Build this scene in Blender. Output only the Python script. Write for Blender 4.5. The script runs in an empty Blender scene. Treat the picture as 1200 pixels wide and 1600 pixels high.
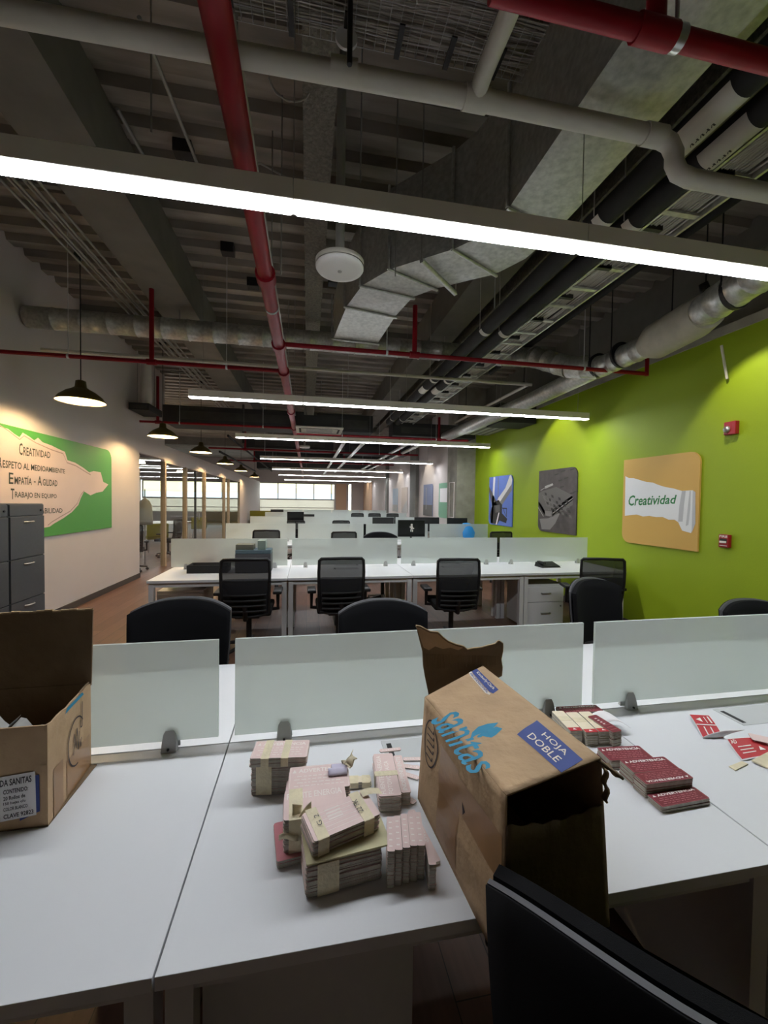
import bpy, bmesh, math, random
from mathutils import Vector, Matrix
random.seed(7)
R = math.radians
scene = bpy.context.scene
COL = scene.collection

# ------------------------------------------------------------------ camera
FPX, YAW, PITCH, ROLL = 639.744, .184654, -.0270029, .0137612
def cam_axes():
    cy, sy, cp, sp = math.cos(YAW), math.sin(YAW), math.cos(PITCH), math.sin(PITCH)
    f = Vector((sy*cp, cy*cp, sp)); r = Vector((cy, -sy, 0)); u = r.cross(f)
    c, s = math.cos(ROLL), math.sin(ROLL)
    return c*r + s*u, -s*r + c*u, f
CR, CU, CF = cam_axes()
CAMPOS = Vector((0, 0, 1.6))
cd = bpy.data.cameras.new('camera'); cam = bpy.data.objects.new('camera', cd); COL.objects.link(cam)
m = Matrix((CR, CU, -CF)).transposed().to_4x4(); m.translation = CAMPOS; cam.matrix_world = m
cd.sensor_fit = 'HORIZONTAL'; cd.sensor_width = 36; cd.lens = 36*FPX/1200; cd.clip_start = .02
scene.camera = cam

# ------------------------------------------------------------------ light and exposure
vs = scene.view_settings
vs.view_transform = 'Standard'; vs.look = 'None'; vs.gamma = 1; vs.use_curve_mapping = False
vs.exposure = 1.72
LAMP_E = 15.0        # linear ceiling lamps
PEND_E = 290.0       # pendant bulbs
SPOT_W = 20.0        # wall spots
SKY_E = 1.1
w = bpy.data.worlds.new('world'); scene.world = w; w.use_nodes = True
w.node_tree.nodes['Background'].inputs[0].default_value = (.93, .97, 1, 1)
w.node_tree.nodes['Background'].inputs[1].default_value = SKY_E
cy = scene.cycles
cy.use_denoising = True; cy.max_bounces = 8; cy.diffuse_bounces = 4; cy.transparent_max_bounces = 16
cy.sample_clamp_indirect = 6; cy.caustics_reflective = False; cy.caustics_refractive = False

def px(x, y, axis, v):
    d = CR*((x-600)/FPX) + CU*((800-y)/FPX) + CF
    i = 'xyz'.index(axis); t = (v-CAMPOS[i])/d[i]
    return CAMPOS + d*t

# ------------------------------------------------------------------ materials
def srgb(c):
    f = lambda a: a/12.92 if a <= .04045 else ((a+.055)/1.055)**2.4
    return tuple(f(x/255) for x in c) + (1,)
MATS = {}
def mat(name, c, rough=.6, metal=0, emit=0, noise=0, nscale=20, bump=0, bscale=60, stretch=(1, 1, 1), coat=0, spec=None):
    if name in MATS: return MATS[name]
    M = bpy.data.materials.new(name); M.use_nodes = True; MATS[name] = M
    nt = M.node_tree; b = nt.nodes['Principled BSDF']; col = srgb(c)
    b.inputs['Base Color'].default_value = col; b.inputs['Roughness'].default_value = rough
    b.inputs['Metallic'].default_value = metal; b.inputs['Coat Weight'].default_value = coat
    if spec is not None: b.inputs['Specular IOR Level'].default_value = spec
    if emit:
        b.inputs['Emission Color'].default_value = col; b.inputs['Emission Strength'].default_value = emit
    if noise or bump:
        tc = nt.nodes.new('ShaderNodeTexCoord'); mp = nt.nodes.new('ShaderNodeMapping')
        mp.inputs['Scale'].default_value = stretch; nt.links.new(tc.outputs['Object'], mp.inputs[0])
    if noise:
        n = nt.nodes.new('ShaderNodeTexNoise'); n.inputs['Scale'].default_value = nscale; n.inputs['Detail'].default_value = 6
        nt.links.new(mp.outputs[0], n.inputs[0])
        r = nt.nodes.new('ShaderNodeValToRGB'); nt.links.new(n.outputs[0], r.inputs[0])
        r.color_ramp.elements[0].position = .3; r.color_ramp.elements[1].position = .7
        r.color_ramp.elements[0].color = tuple(max(0, x*(1-noise)) for x in col[:3]) + (1,)
        r.color_ramp.elements[1].color = tuple(min(1, x*(1+noise)) for x in col[:3]) + (1,)
        nt.links.new(r.outputs[0], b.inputs['Base Color'])
    if bump:
        n2 = nt.nodes.new('ShaderNodeTexNoise'); n2.inputs['Scale'].default_value = bscale; n2.inputs['Detail'].default_value = 4
        nt.links.new(mp.outputs[0], n2.inputs[0])
        bp = nt.nodes.new('ShaderNodeBump'); bp.inputs['Strength'].default_value = bump; bp.inputs['Distance'].default_value = .02
        nt.links.new(n2.outputs[0], bp.inputs['Height']); nt.links.new(bp.outputs[0], b.inputs['Normal'])
    return M

WHITE_LAM = mat('white laminate', (226, 227, 230), .38, noise=.012, nscale=3, bump=.02, bscale=300)
EDGE_LAM = mat('edge band', (205, 210, 206), .5)
WHITE_MET = mat('white metal', (215, 215, 215), .45)
BLACK_PL = mat('black plastic', (18, 18, 20), .5, noise=.2, nscale=40)
BLACK_FAB = mat('black fabric', (15, 15, 18), .95, bump=.3, bscale=900, spec=.2)
DARK_GREY = mat('dark grey shell', (78, 78, 82), .6)
CHROME = mat('grey clamp metal', (176, 178, 176), .4, .3)
STEEL = mat('brushed handle', (190, 190, 190), .3, .9)
GALV = mat('galvanised sheet', (186, 186, 180), .36, .6, noise=.2, nscale=30, bump=.1, bscale=9)
DARKMET = mat('dark duct metal', (62, 60, 57), .5, .5, noise=.2, nscale=6)
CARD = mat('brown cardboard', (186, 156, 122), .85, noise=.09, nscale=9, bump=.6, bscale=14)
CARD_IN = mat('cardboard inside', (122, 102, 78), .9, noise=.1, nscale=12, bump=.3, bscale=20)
CARD_EDGE = mat('torn cardboard edge', (190, 165, 128), .9, noise=.2, nscale=60)
TAPE_BR = mat('brown packing tape', (150, 112, 72), .28, noise=.15, nscale=8)
TAPE_MASK = mat('masking tape', (228, 216, 184), .7, noise=.08, nscale=30, bump=.2, bscale=80)
BLUE_INK = mat('blue ink', (56, 74, 140), .7, noise=.06, nscale=30)
CYAN_INK = mat('cyan ink', (38, 134, 170), .7, noise=.08, nscale=30)
CREAM_INK = mat('pale lettering', (232, 222, 208), .7)
DARK_INK = mat('dark ink', (52, 46, 52), .7)
RED_CARD = mat('dark red card', (122, 18, 36), .42, noise=.05, nscale=30)
RED_BRIGHT = mat('red sticker', (190, 32, 44), .5)
PINK_CARD = mat('pale pink card', (234, 208, 203), .5, noise=.05, nscale=12)
CREAM_CARD = mat('cream card', (235, 222, 196), .55, noise=.05, nscale=25)
CARD_SIDE = mat('card edge', (176, 170, 158), .8, noise=.15, nscale=80)
CARD_WHITE = mat('white print', (244, 236, 232), .6)
PINK_INK = mat('faded pale print', (250, 238, 232), .6)
RED_INK = mat('small pinkish print', (200, 120, 126), .6)
PAPER = mat('white paper', (238, 234, 234), .7)
RED_PIPE = mat('red sprinkler paint', (128, 8, 24), .5, noise=.1, nscale=8, spec=.25)
WHITE_PIPE = mat('off white pipe plastic', (196, 192, 180), .5, noise=.05, nscale=6)
GREY_PIPE = mat('grey conduit', (150, 148, 142), .5, .3)
BLACK_INS = mat('black pipe insulation', (30, 29, 28), .85, noise=.2, nscale=12)
CABLE = mat('white cable', (176, 172, 162), .7)
FIREPROOF = mat('sprayed fireproofing', (122, 118, 108), .95, noise=.25, nscale=40, bump=1, bscale=45)
CONC = mat('bare concrete', (150, 146, 134), .85, noise=.22, nscale=3.5, bump=.3, bscale=12)
GREY_BEAM = mat('grey painted beam', (112, 108, 100), .8, noise=.12, nscale=4)
WALL_WHITE = mat('white painted wall', (204, 195, 191), .8, noise=.02, nscale=2, bump=.05, bscale=120)
WALL_GREY = mat('grey plaster', (120, 118, 112), .85, noise=.08, nscale=5)
GREEN_WALL = mat('green painted wall', (144, 168, 14), .62, noise=.025, nscale=2.5, bump=.06, bscale=90)
BASEB = mat('dark baseboard', (66, 58, 54), .6)
CAB_GREY = mat('grey cabinet steel', (74, 76, 80), .5, noise=.05, nscale=30)
SHADE_BR = mat('bronze shade', (96, 84, 42), .45, .4)
SHADE_IN = mat('white enamel inside', (235, 230, 210), .4)
POSTER_GREEN = mat('poster green', (72, 150, 62), .5)
POSTER_PAPER = mat('poster paper', (226, 204, 196), .6, noise=.02, nscale=3)
POSTER_FOLD = mat('poster torn fold', (176, 148, 140), .6)
POSTER_OCHRE = mat('poster ochre', (205, 164, 84), .55)
POSTER_DARK = mat('poster charcoal', (74, 68, 66), .6, noise=.25, nscale=7)
POSTER_SKY = mat('poster sky blue', (96, 122, 196), .5, noise=.08, nscale=2)
TXT_GREEN = mat('green lettering', (44, 124, 66), .6)
TXT_DARK = mat('olive dark lettering', (58, 62, 48), .6)
GREYS = [mat('photo grey %d' % i, (g, g-3, g-6), .6) for i, g in enumerate((52, 96, 128, 165, 215))]
OLIVE = mat('olive fabric', (122, 118, 40), .9)
BLUEGREY = mat('blue grey file', (92, 112, 122), .6)
PALE_GREEN = mat('pale green box', (150, 165, 155), .7)
LAMP_BODY = mat('lamp aluminium', (240, 236, 224), .5, .1)
LAMP_GLOW = mat('lamp diffuser', (246, 250, 255), .5, emit=LAMP_E)
BULB_GLOW = mat('bulb glow', (255, 218, 160), .5, emit=PEND_E)
DARKSCREEN = mat('dark screen', (12, 13, 16), .15)
BLUE_GLOSS = mat('blue plastic', (40, 140, 210), .4)
CRATE_RED = mat('red fire device', (158, 22, 34), .4)

def floor_mat():
    M = bpy.data.materials.new('wood plank floor'); M.use_nodes = True; nt = M.node_tree; b = nt.nodes['Principled BSDF']
    tc = nt.nodes.new('ShaderNodeTexCoord'); mp = nt.nodes.new('ShaderNodeMapping'); mp.inputs['Rotation'].default_value = (0, 0, R(90))
    br = nt.nodes.new('ShaderNodeTexBrick'); br.inputs['Scale'].default_value = 1; br.inputs['Brick Width'].default_value = 1.2
    br.inputs['Row Height'].default_value = .16; br.inputs['Mortar Size'].default_value = .002
    br.inputs['Color1'].default_value = srgb((132, 96, 80)); br.inputs['Color2'].default_value = srgb((112, 78, 64)); br.inputs['Mortar'].default_value = srgb((60, 42, 36))
    n = nt.nodes.new('ShaderNodeTexNoise'); n.inputs['Scale'].default_value = 3; n.inputs['Detail'].default_value = 8
    mp2 = nt.nodes.new('ShaderNodeMapping'); mp2.inputs['Scale'].default_value = (12, 1, 1)
    nt.links.new(tc.outputs['Object'], mp.inputs[0]); nt.links.new(mp.outputs[0], br.inputs[0])
    nt.links.new(tc.outputs['Object'], mp2.inputs[0]); nt.links.new(mp2.outputs[0], n.inputs[0])
    mx = nt.nodes.new('ShaderNodeMixRGB'); mx.blend_type = 'MULTIPLY'; mx.inputs[0].default_value = .5
    nt.links.new(br.outputs[0], mx.inputs[1]); nt.links.new(n.outputs[0], mx.inputs[2]); nt.links.new(mx.outputs[0], b.inputs['Base Color'])
    b.inputs['Roughness'].default_value = .42
    return M
FLOOR = floor_mat()

def deck_mat():
    M = mat('ribbed steel deck', (140, 132, 122), .6, .15, noise=.35, nscale=2.5, stretch=(.5, 3, 1), bump=.1, bscale=20); return M
DECK = deck_mat()

def frosted_mat():
    M = bpy.data.materials.new('frosted screen glass'); M.use_nodes = True; nt = M.node_tree; nt.nodes.remove(nt.nodes['Principled BSDF'])
    N = nt.nodes.new; out = nt.nodes['Material Output']; c = srgb((216, 224, 220))
    d = N('ShaderNodeBsdfDiffuse'); t = N('ShaderNodeBsdfTranslucent'); r = N('ShaderNodeBsdfRefraction'); tr = N('ShaderNodeBsdfTransparent'); ge = N('ShaderNodeNewGeometry')
    for k in (d, t): k.inputs[0].default_value = c
    r.inputs[0].default_value = srgb((225, 240, 232)); r.inputs['Roughness'].default_value = .22; r.inputs['IOR'].default_value = 1.05
    def mix(f, a, b_):
        m_ = N('ShaderNodeMixShader')
        if isinstance(f, float): m_.inputs[0].default_value = f
        else: nt.links.new(f, m_.inputs[0])
        nt.links.new(a.outputs[0], m_.inputs[1]); nt.links.new(b_.outputs[0], m_.inputs[2]); return m_
    # a sheet: scattering happens where light enters, the inner side of the far face lets it out
    m3 = mix(ge.outputs['Backfacing'], mix(.15, mix(.5, d, t), r), tr)
    nt.links.new(m3.outputs[0], out.inputs[0]); return M
FROST = frosted_mat()

def clear_mat(name='clear glass', tint=(.86, .9, .87)):
    M = bpy.data.materials.new(name); M.use_nodes = True; nt = M.node_tree; nt.nodes.remove(nt.nodes['Principled BSDF'])
    out = nt.nodes['Material Output']; t = nt.nodes.new('ShaderNodeBsdfTransparent'); t.inputs[0].default_value = (*tint, 1)
    g = nt.nodes.new('ShaderNodeBsdfGlossy'); g.inputs['Roughness'].default_value = .03
    fr = nt.nodes.new('ShaderNodeFresnel'); fr.inputs[0].default_value = 1.35
    ge = nt.nodes.new('ShaderNodeNewGeometry'); m2 = nt.nodes.new('ShaderNodeMixShader'); t2 = nt.nodes.new('ShaderNodeBsdfTransparent')
    mx = nt.nodes.new('ShaderNodeMixShader'); nt.links.new(fr.outputs[0], mx.inputs[0]); nt.links.new(t.outputs[0], mx.inputs[1]); nt.links.new(g.outputs[0], mx.inputs[2])
    nt.links.new(ge.outputs['Backfacing'], m2.inputs[0]); nt.links.new(mx.outputs[0], m2.inputs[1]); nt.links.new(t2.outputs[0], m2.inputs[2])
    nt.links.new(m2.outputs[0], out.inputs[0]); return M
CLEAR = clear_mat()

def milk_mat():
    M = bpy.data.materials.new('milky window film'); M.use_nodes = True; nt = M.node_tree; nt.nodes.remove(nt.nodes['Principled BSDF'])
    d = nt.nodes.new('ShaderNodeBsdfDiffuse'); t = nt.nodes.new('ShaderNodeBsdfTranslucent'); mx = nt.nodes.new('ShaderNodeMixShader'); mx.inputs[0].default_value = .6
    for q in (d, t): q.inputs[0].default_value = srgb((225, 223, 214))
    nt.links.new(d.outputs[0], mx.inputs[1]); nt.links.new(t.outputs[0], mx.inputs[2]); nt.links.new(mx.outputs[0], nt.nodes['Material Output'].inputs[0]); return M
def mesh_mat():
    M = bpy.data.materials.new('chair mesh'); M.use_nodes = True; nt = M.node_tree; b = nt.nodes['Principled BSDF']
    b.inputs['Base Color'].default_value = srgb((26, 26, 30)); b.inputs['Roughness'].default_value = .8
    out = nt.nodes['Material Output']; t = nt.nodes.new('ShaderNodeBsdfTransparent'); mx = nt.nodes.new('ShaderNodeMixShader'); mx.inputs[0].default_value = .9
    nt.links.new(t.outputs[0], mx.inputs[1]); nt.links.new(b.outputs[0], mx.inputs[2]); nt.links.new(mx.outputs[0], out.inputs[0]); return M
MESHM = mesh_mat()

# ------------------------------------------------------------------ geometry helpers
class MB:
    """collects shapes and links them as one mesh object"""
    def __init__(s): s.v = []; s.f = []; s.mi = []; s.sm = []
    def add(s, vs_, fs, mi=0, smooth=False):
        o = len(s.v); s.v += [tuple(v) for v in vs_]
        for f in fs: s.f.append([o+i for i in f]); s.mi.append(mi); s.sm.append(smooth)
        return s
    def box(s, x0, x1, y0, y1, z0, z1, mi=0, M=None, bev=0):
        if bev:
            bm = bmesh.new(); bmesh.ops.create_cube(bm, size=1)
            for v in bm.verts: v.co = Vector(((x0+x1)/2+v.co.x*(x1-x0), (y0+y1)/2+v.co.y*(y1-y0), (z0+z1)/2+v.co.z*(z1-z0)))
            bmesh.ops.bevel(bm, geom=bm.edges[:], offset=bev, segments=2, affect='EDGES', profile=.6)
            bm.verts.index_update(); vv = [v.co.copy() for v in bm.verts]; ff = [[v.index for v in f.verts] for f in bm.faces]; bm.free()
        else:
            vv = [Vector((x, y, z)) for z in (z0, z1) for y in (y0, y1) for x in (x0, x1)]
            ff = [(0, 2, 3, 1), (4, 5, 7, 6), (0, 1, 5, 4), (2, 6, 7, 3), (0, 4, 6, 2), (1, 3, 7, 5)]
        if M: vv = [M @ v for v in vv]
        return s.add(vv, ff, mi)
    def tube(s, pts, r, n=12, mi=0, caps=True):
        pts = [Vector(p) for p in pts]; rs = r if isinstance(r, (list, tuple)) else [r]*len(pts)
        d0 = (pts[1]-pts[0]).normalized(); a = d0.orthogonal().normalized(); vv = []; N = len(pts)
        for i, p in enumerate(pts):
            if i == 0: d = d0
            elif i == N-1: d = (pts[-1]-pts[-2]).normalized()
            else: d = ((pts[i+1]-p).normalized()+(p-pts[i-1]).normalized()).normalized()
            a = (a-d*a.dot(d)).normalized(); b = d.cross(a)
            sc = 1
            if 0 < i < N-1: sc = 1/max(.5, d.dot((p-pts[i-1]).normalized()))
            for k in range(n):
                t = 2*math.pi*k/n; vv.append(p+(a*math.cos(t)+b*math.sin(t))*rs[i])
        ff = [(i*n+k, i*n+(k+1) % n, (i+1)*n+(k+1) % n, (i+1)*n+k) for i in range(N-1) for k in range(n)]
        s.add(vv, ff, mi, True)
        if caps: s.add(vv[:n], [tuple(range(n))[::-1]], mi); s.add(vv[-n:], [tuple(range(n))], mi)
        return s
    def lathe(s, prof, c=(0, 0, 0), n=24, mi=0, smooth=True):
        c = Vector(c); vv = [c+Vector((r*math.cos(2*math.pi*k/n), r*math.sin(2*math.pi*k/n), z)) for r, z in prof for k in range(n)]
        ff = [(i*n+k, i*n+(k+1) % n, (i+1)*n+(k+1) % n, (i+1)*n+k) for i in range(len(prof)-1) for k in range(n)]
        return s.add(vv, ff, mi, smooth)
    def prism(s, poly, z0, z1, mi=0, side=None, M=None):
        n = len(poly); vv = [Vector((x, y, z0)) for x, y in poly]+[Vector((x, y, z1)) for x, y in poly]
        if M: vv = [M @ v for v in vv]
        s.add(vv, [tuple(range(n))[::-1], tuple(range(n, 2*n))], mi)
        return s.add(vv, [(i, (i+1) % n, n+(i+1) % n, n+i) for i in range(n)], mi if side is None else side)
    def poly(s, pts, mi=0): return s.add(pts, [tuple(range(len(pts)))], mi)
    def grid(s, fn, nu, nv, mi=0, smooth=True):
        vv = [Vector(fn(i/nu, j/nv)) for j in range(nv+1) for i in range(nu+1)]
        return s.add(vv, [(j*(nu+1)+i, j*(nu+1)+i+1, (j+1)*(nu+1)+i+1, (j+1)*(nu+1)+i) for j in range(nv) for i in range(nu)], mi, smooth)
    def build(s, name, mats, parent=None, loc=None, rotz=0, solid=0):
        me = bpy.data.meshes.new(name); me.from_pydata(s.v, [], s.f)
        for M in (mats if isinstance(mats, (list, tuple)) else [mats]): me.materials.append(M)
        me.polygons.foreach_set('material_index', s.mi); me.polygons.foreach_set('use_smooth', s.sm); me.update()
        o = bpy.data.objects.new(name, me); COL.objects.link(o)
        if parent: o.parent = parent
        if loc: o.location = loc
        if rotz: o.rotation_euler.z = rotz
        if solid:
            md = o.modifiers.new('thickness', 'SOLIDIFY'); md.thickness = solid; md.offset = 0
        return o

def tag(o, label, cat, group=None, kind=None):
    o['label'] = label; o['category'] = cat
    if group: o['group'] = group
    if kind: o['kind'] = kind
    return o
def struct(o): o['kind'] = 'structure'; return o
def empty(name, label, cat, loc=(0, 0, 0), rz=0, group=None):
    o = bpy.data.objects.new(name, None); COL.objects.link(o); o.location = loc; o.rotation_euler = (0, 0, rz); o.empty_display_size = .1
    return tag(o, label, cat, group)
KIDS = {}
def copy_tree(o, parent=None):
    c = o.copy(); COL.objects.link(c)
    if parent: c.parent = parent
    for ch in o.children: copy_tree(ch, c)
    return c
def dup(o, loc, rz=0, label=None, group=None, sc=None):
    c = copy_tree(o); c.location = loc; c.rotation_euler = (0, 0, rz)
    if label: c['label'] = label
    if group: c['group'] = group
    if sc: c.scale = sc
    return c

# lettering
FONTC = {}
def glyphs(text, bold=0, shear=0, res=2):
    k = (text, bold, shear)
    if k in FONTC: return FONTC[k]
    cu = bpy.data.curves.new('lettering', 'FONT'); cu.body = text; cu.offset = bold; cu.shear = shear; cu.resolution_u = res
    ob = bpy.data.objects.new('lettering', cu); COL.objects.link(ob)
    dg = bpy.context.evaluated_depsgraph_get(); me = bpy.data.meshes.new_from_object(ob.evaluated_get(dg))
    vs_ = [(v.co.x, v.co.y) for v in me.vertices]; fs = [tuple(p.vertices) for p in me.polygons]
    bpy.data.objects.remove(ob); bpy.data.curves.remove(cu); bpy.data.meshes.remove(me)
    x0, x1 = min(v[0] for v in vs_), max(v[0] for v in vs_); y0, y1 = min(v[1] for v in vs_), max(v[1] for v in vs_)
    vs_ = [((x-x0)/(x1-x0), (y-y0)/(y1-y0)) for x, y in vs_]
    FONTC[k] = (vs_, fs); return FONTC[k]
class Quad:
    """maps 0..1 by 0..1 onto a planar patch with corners given counter-clockwise from the text's lower left"""
    def __init__(s, a, b, c, d, off=.0006):
        s.a, s.b, s.c, s.d = [Vector(p) for p in (a, b, c, d)]; s.off = off
        s.n = (s.b-s.a).cross(s.d-s.a).normalized()
    def at(s, u, v, k=1): return s.a*(1-u)*(1-v)+s.b*u*(1-v)+s.c*u*v+s.d*(1-u)*v+s.n*s.off*k
    def text(s, mb, t, u0, u1, v0, v1, mi=0, bold=0, shear=0, k=1):
        vs_, fs = glyphs(t, bold, shear)
        return mb.add([s.at(u0+(u1-u0)*x, v0+(v1-v0)*y, k) for x, y in vs_], fs, mi)
    def shape(s, mb, pts, mi=0, k=1): return mb.poly([s.at(u, v, k) for u, v in pts], mi)
    def rect(s, mb, u0, u1, v0, v1, mi=0, k=1): return s.shape(mb, [(u0, v0), (u1, v0), (u1, v1), (u0, v1)], mi, k)
def tri_fill(mb, pts3, mi=0):
    """fills a possibly concave outline"""
    from mathutils.geometry import tessellate_polygon
    t = tessellate_polygon([[Vector(p) for p in pts3]]); return mb.add(pts3, [tuple(x) for x in t], mi)

# ------------------------------------------------------------------ room shell
DZ = 4.5
XL, XR = -3.3, 4.15
YB, YF = -4.0, 30.0
b = MB(); b.box(-11, 6, YB, YF, -.1, 0); struct(b.build('floor', FLOOR))
# ribbed deck, ribs run across the room
b = MB(); y = YB; prof = []
while y < YF+.3:
    prof += [(y, DZ-.07), (y+.13, DZ-.07), (y+.16, DZ), (y+.27, DZ)]; y += .3
vv = [(x, yy, zz) for yy, zz in prof for x in (-11, 6)]
b.add(vv, [(2*i, 2*i+1, 2*i+3, 2*i+2) for i in range(len(prof)-1)]); b.box(-11, 6, YB, YF, DZ+.02, DZ+.15)
struct(b.build('ceiling', DECK))
b = MB(); b.box(XL-.12, XL, YB, 8.93, 0, DZ); struct(b.build('wall_left', WALL_WHITE))
b = MB(); b.box(-11, XL-.12, 8.83, 8.93, 0, DZ); struct(b.build('wall_left_return', WALL_WHITE))
b = MB(); b.box(XL-.1, XL, 10.4, 21.2, 2.43, 2.83); b.box(XL-.1, XL, 8.93, 10.4, 2.5, DZ); b.box(XL-.1, XL, 21.2, YF, 0, 2.83); struct(b.build('wall_left_glazed', WALL_WHITE))
b = MB(); b.box(-11.1, -11, 8.83, YF, 0, DZ); struct(b.build('wall_outer', WALL_WHITE))
b = MB(); b.box(XR, XR+.25, YB, 9.75, 0, 3.33); struct(b.build('wall_right', GREEN_WALL))
b = MB(); b.box(XR-.02, XR+.3, YB, 9.75, 3.33, 3.42); struct(b.build('trim_0', CONC))
b = MB(); b.box(XR+.25, XR+.35, YB, 9.75, 3.42, DZ); struct(b.build('wall_right_upper', WALL_GREY))
b = MB(); b.box(XL-.2, XR+.4, YB-.1, YB, 0, DZ); struct(b.build('wall_back', WALL_WHITE))
b = MB(); b.box(3.66, XR+.3, 9.75, 10.45, 0, DZ); struct(b.build('trim_1', CONC))
b = MB(); b.box(XR, XR+.2, 10.45, 21.5, 0, DZ); struct(b.build('wall_right_far', WALL_WHITE))
b = MB(); b.box(XR-.12, XR, 15.1, 16.0, 0, DZ); b.box(XR-.12, XR, 20.9, 21.3, 0, DZ); struct(b.build('trim_2', WALL_GREY))
BEIGE = mat('warm beige wall', (214, 180, 150), .8)
b = MB(); b.box(XR, XR+.2, 21.5, YF, 0, DZ); struct(b.build('wall_right_end', WALL_WHITE))
b = MB(); b.box(-11, 1.9, YF, YF+.2, 0, .7); b.box(-11, 6, YF, YF+.2, 2.8, DZ); b.box(1.9, 2.9, YF-.3, YF+.2, 0, 2.8)
struct(b.build('wall_far', WALL_WHITE))
b = MB(); b.box(2.0, 2.75, YF-.36, YF-.3, 0, 2.8); b.box(4.0, 4.14, 26.5, 29.7, 0, 2.8); struct(b.build('wall_far_panel', BEIGE))
b = MB(); b.box(3.15, 4.3, YF, YF+.2, 0, 2.8); struct(b.build('wall_far_end', WALL_WHITE))
b = MB(); b.box(-10.9, 1.9, YF-.12, YF, 1.0, 1.05); b.box(-10.9, 1.9, YF-.08, YF+.02, 1.58, 1.64); struct(b.build('trim_3', WALL_WHITE))
MILK = milk_mat()
for i in range(5):
    b = MB(); b.box(-10.95+i*2.57, -8.38+i*2.57, YF+.05, YF+.07, .7, 1.6); struct(b.build('window_%d' % (40+i), MILK))
k = 0; x = -10.9
ALU = mat('window frame', (70, 72, 74), .5)
while x < 1.7:
    f = MB(); f.box(x-.03, x+.03, YF+.03, YF+.09, 1.62, 2.8); f.box(x, x+1.26, YF+.03, YF+.08, 1.62, 1.67); f.box(x, x+1.26, YF+.03, YF+.08, 2.75, 2.8)
    o = struct(f.build('window_%d' % k, ALU))
    g = MB(); g.box(x+.03, x+1.23, YF+.05, YF+.06, 1.67, 2.75); g.build('pane', CLEAR, o); k += 1; x += 1.26
b = MB(); b.box(XL, XL+.015, YB, 8.93, 0, .09); struct(b.build('baseboard_left', BASEB))
b = MB(); b.box(XR-.015, XR, YB, 9.75, 0, .09); struct(b.build('baseboard_right', BASEB))
# ceiling beams
b = MB(); b.box(-.05, .15, 1.2, YF, 4.02, 4.05); b.box(.03, .07, 1.2, YF, 4.05, 4.44); struct(b.build('trim_4', FIREPROOF))
b = MB(); b.box(2.25, 2.48, 0, YF, 4.0, 4.04); b.box(2.34, 2.39, 0, YF, 4.04, 4.44); struct(b.build('trim_5', FIREPROOF))
b = MB(); b.box(1.72, 2.1, 2.9, YF, 3.98, 4.44); struct(b.build('trim_6', GREY_BEAM))
b = MB(); b.box(-1.88, -1.42, YB, YF, 3.96, 4.44); struct(b.build('trim_7', GREY_BEAM))
for i, yy in enumerate((6.9, 13.6, 20.4)):
    b = MB(); b.box(-11, 6, yy-.09, yy+.09, 4.08, 4.44); struct(b.build('trim_%d' % (8+i), GREY_BEAM))

# outside
e = empty('office_building', 'beige office building with blue glass bands seen outside the far windows', 'building', (-4, 47, 0))
FAC = mat('beige facade', (222, 208, 172), .8); FGL = mat('facade glass', (190, 208, 214), .3)
b = MB(); b.box(-14, 18, 0, 6, -6, 6.0); b.build('facade', FAC, e)
for j in range(6):
    b = MB(); b.box(-13.5, 17.5, -.12, 0, -5+j*2.1, -4.0+j*2.1); b.build('glass_band', FGL, e)

# ------------------------------------------------------------------ glazed partition
posts = [10.35, 12.05, 14.15, 17.35, 18.3, 21.0]
e = empty('glass_partition', 'floor to ceiling glazed partition with pale wooden posts along the left corridor', 'glass partition', (XL, 8.93, 0))
PW = mat('pale wood post', (170, 152, 128), .6)
for yy in posts:
    b = MB(); b.box(-.06, .04, yy-8.93-.05, yy-8.93+.05, 0, 2.44); b.build('post', PW, e)
yy0 = 8.93
for i, yy in enumerate(posts):
    b = MB(); b.box(-.02, -.01, yy0-8.93+.05, yy-8.93-.05, .05, 2.44); b.build('pane', CLEAR, e); yy0 = yy
b = MB(); b.box(-.04, .02, 13.1-8.93-.012, 13.1-8.93+.012, 0, 2.43); b.build('door_seam', ALU, e)
b = MB(); b.tube([(.05, 13.3-8.93, .95), (.05, 13.3-8.93, 1.15)], .012, 8); b.build('door_handle', STEEL, e)

# ------------------------------------------------------------------ desks
SEAMS = [-1.63, -.21, 1.21, 2.62, 4.03]
ROWS = [1.495, 5.3, 8.65, 12.2, 16.4, 20.8]
ROWN = ['cardboard box row', 'second row', 'white figure monitor row', 'fourth row', 'fifth row', 'last row']
PLACE = ['at the corridor end', 'second from the corridor', 'third from the corridor', 'at the green wall end']
PLACE_F = ['at the corridor end', 'second from the corridor', 'third from the corridor', 'at the picture wall end']
def make_desk(wid):
    t = empty('desk', 'white office desk', 'desk', (0, 0, 0))
    b = MB(); b.box(.002, wid-.002, 0, .72, .713, .74, bev=.0015); b.build('tabletop', WHITE_LAM, t)
    for x in (.01, wid-.06):
        for y in (.03, .64):
            b = MB(); b.box(x, x+.05, y, y+.05, .012, .70); b.box(x-.002, x+.052, y-.002, y+.052, 0, .012, bev=.003); b.build('leg', WHITE_MET, t)
    b = MB(); b.box(.02, wid-.02, .04, .08, .66, .713); b.box(.02, wid-.02, .64, .68, .66, .713)
    b.box(.02, .05, .08, .64, .67, .713); b.box(wid-.05, wid-.02, .08, .64, .67, .713); b.build('frame', WHITE_MET, t)
    b = MB(); b.box(.53, .85, .52, .645, .7395, .7415, bev=.0008); lid = b.build('cable_flap', mat('flap grey', (196, 198, 198), .5), t)
    b = MB(); b.box(.545, .562, .535, .625, .7412, .7425); b.build('slot', BLACK_PL, lid)
    b = MB(); b.box(.3, wid-.3, .55, .7, .56, .60); b.build('cable_tray', WHITE_MET, t)
    return t
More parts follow.
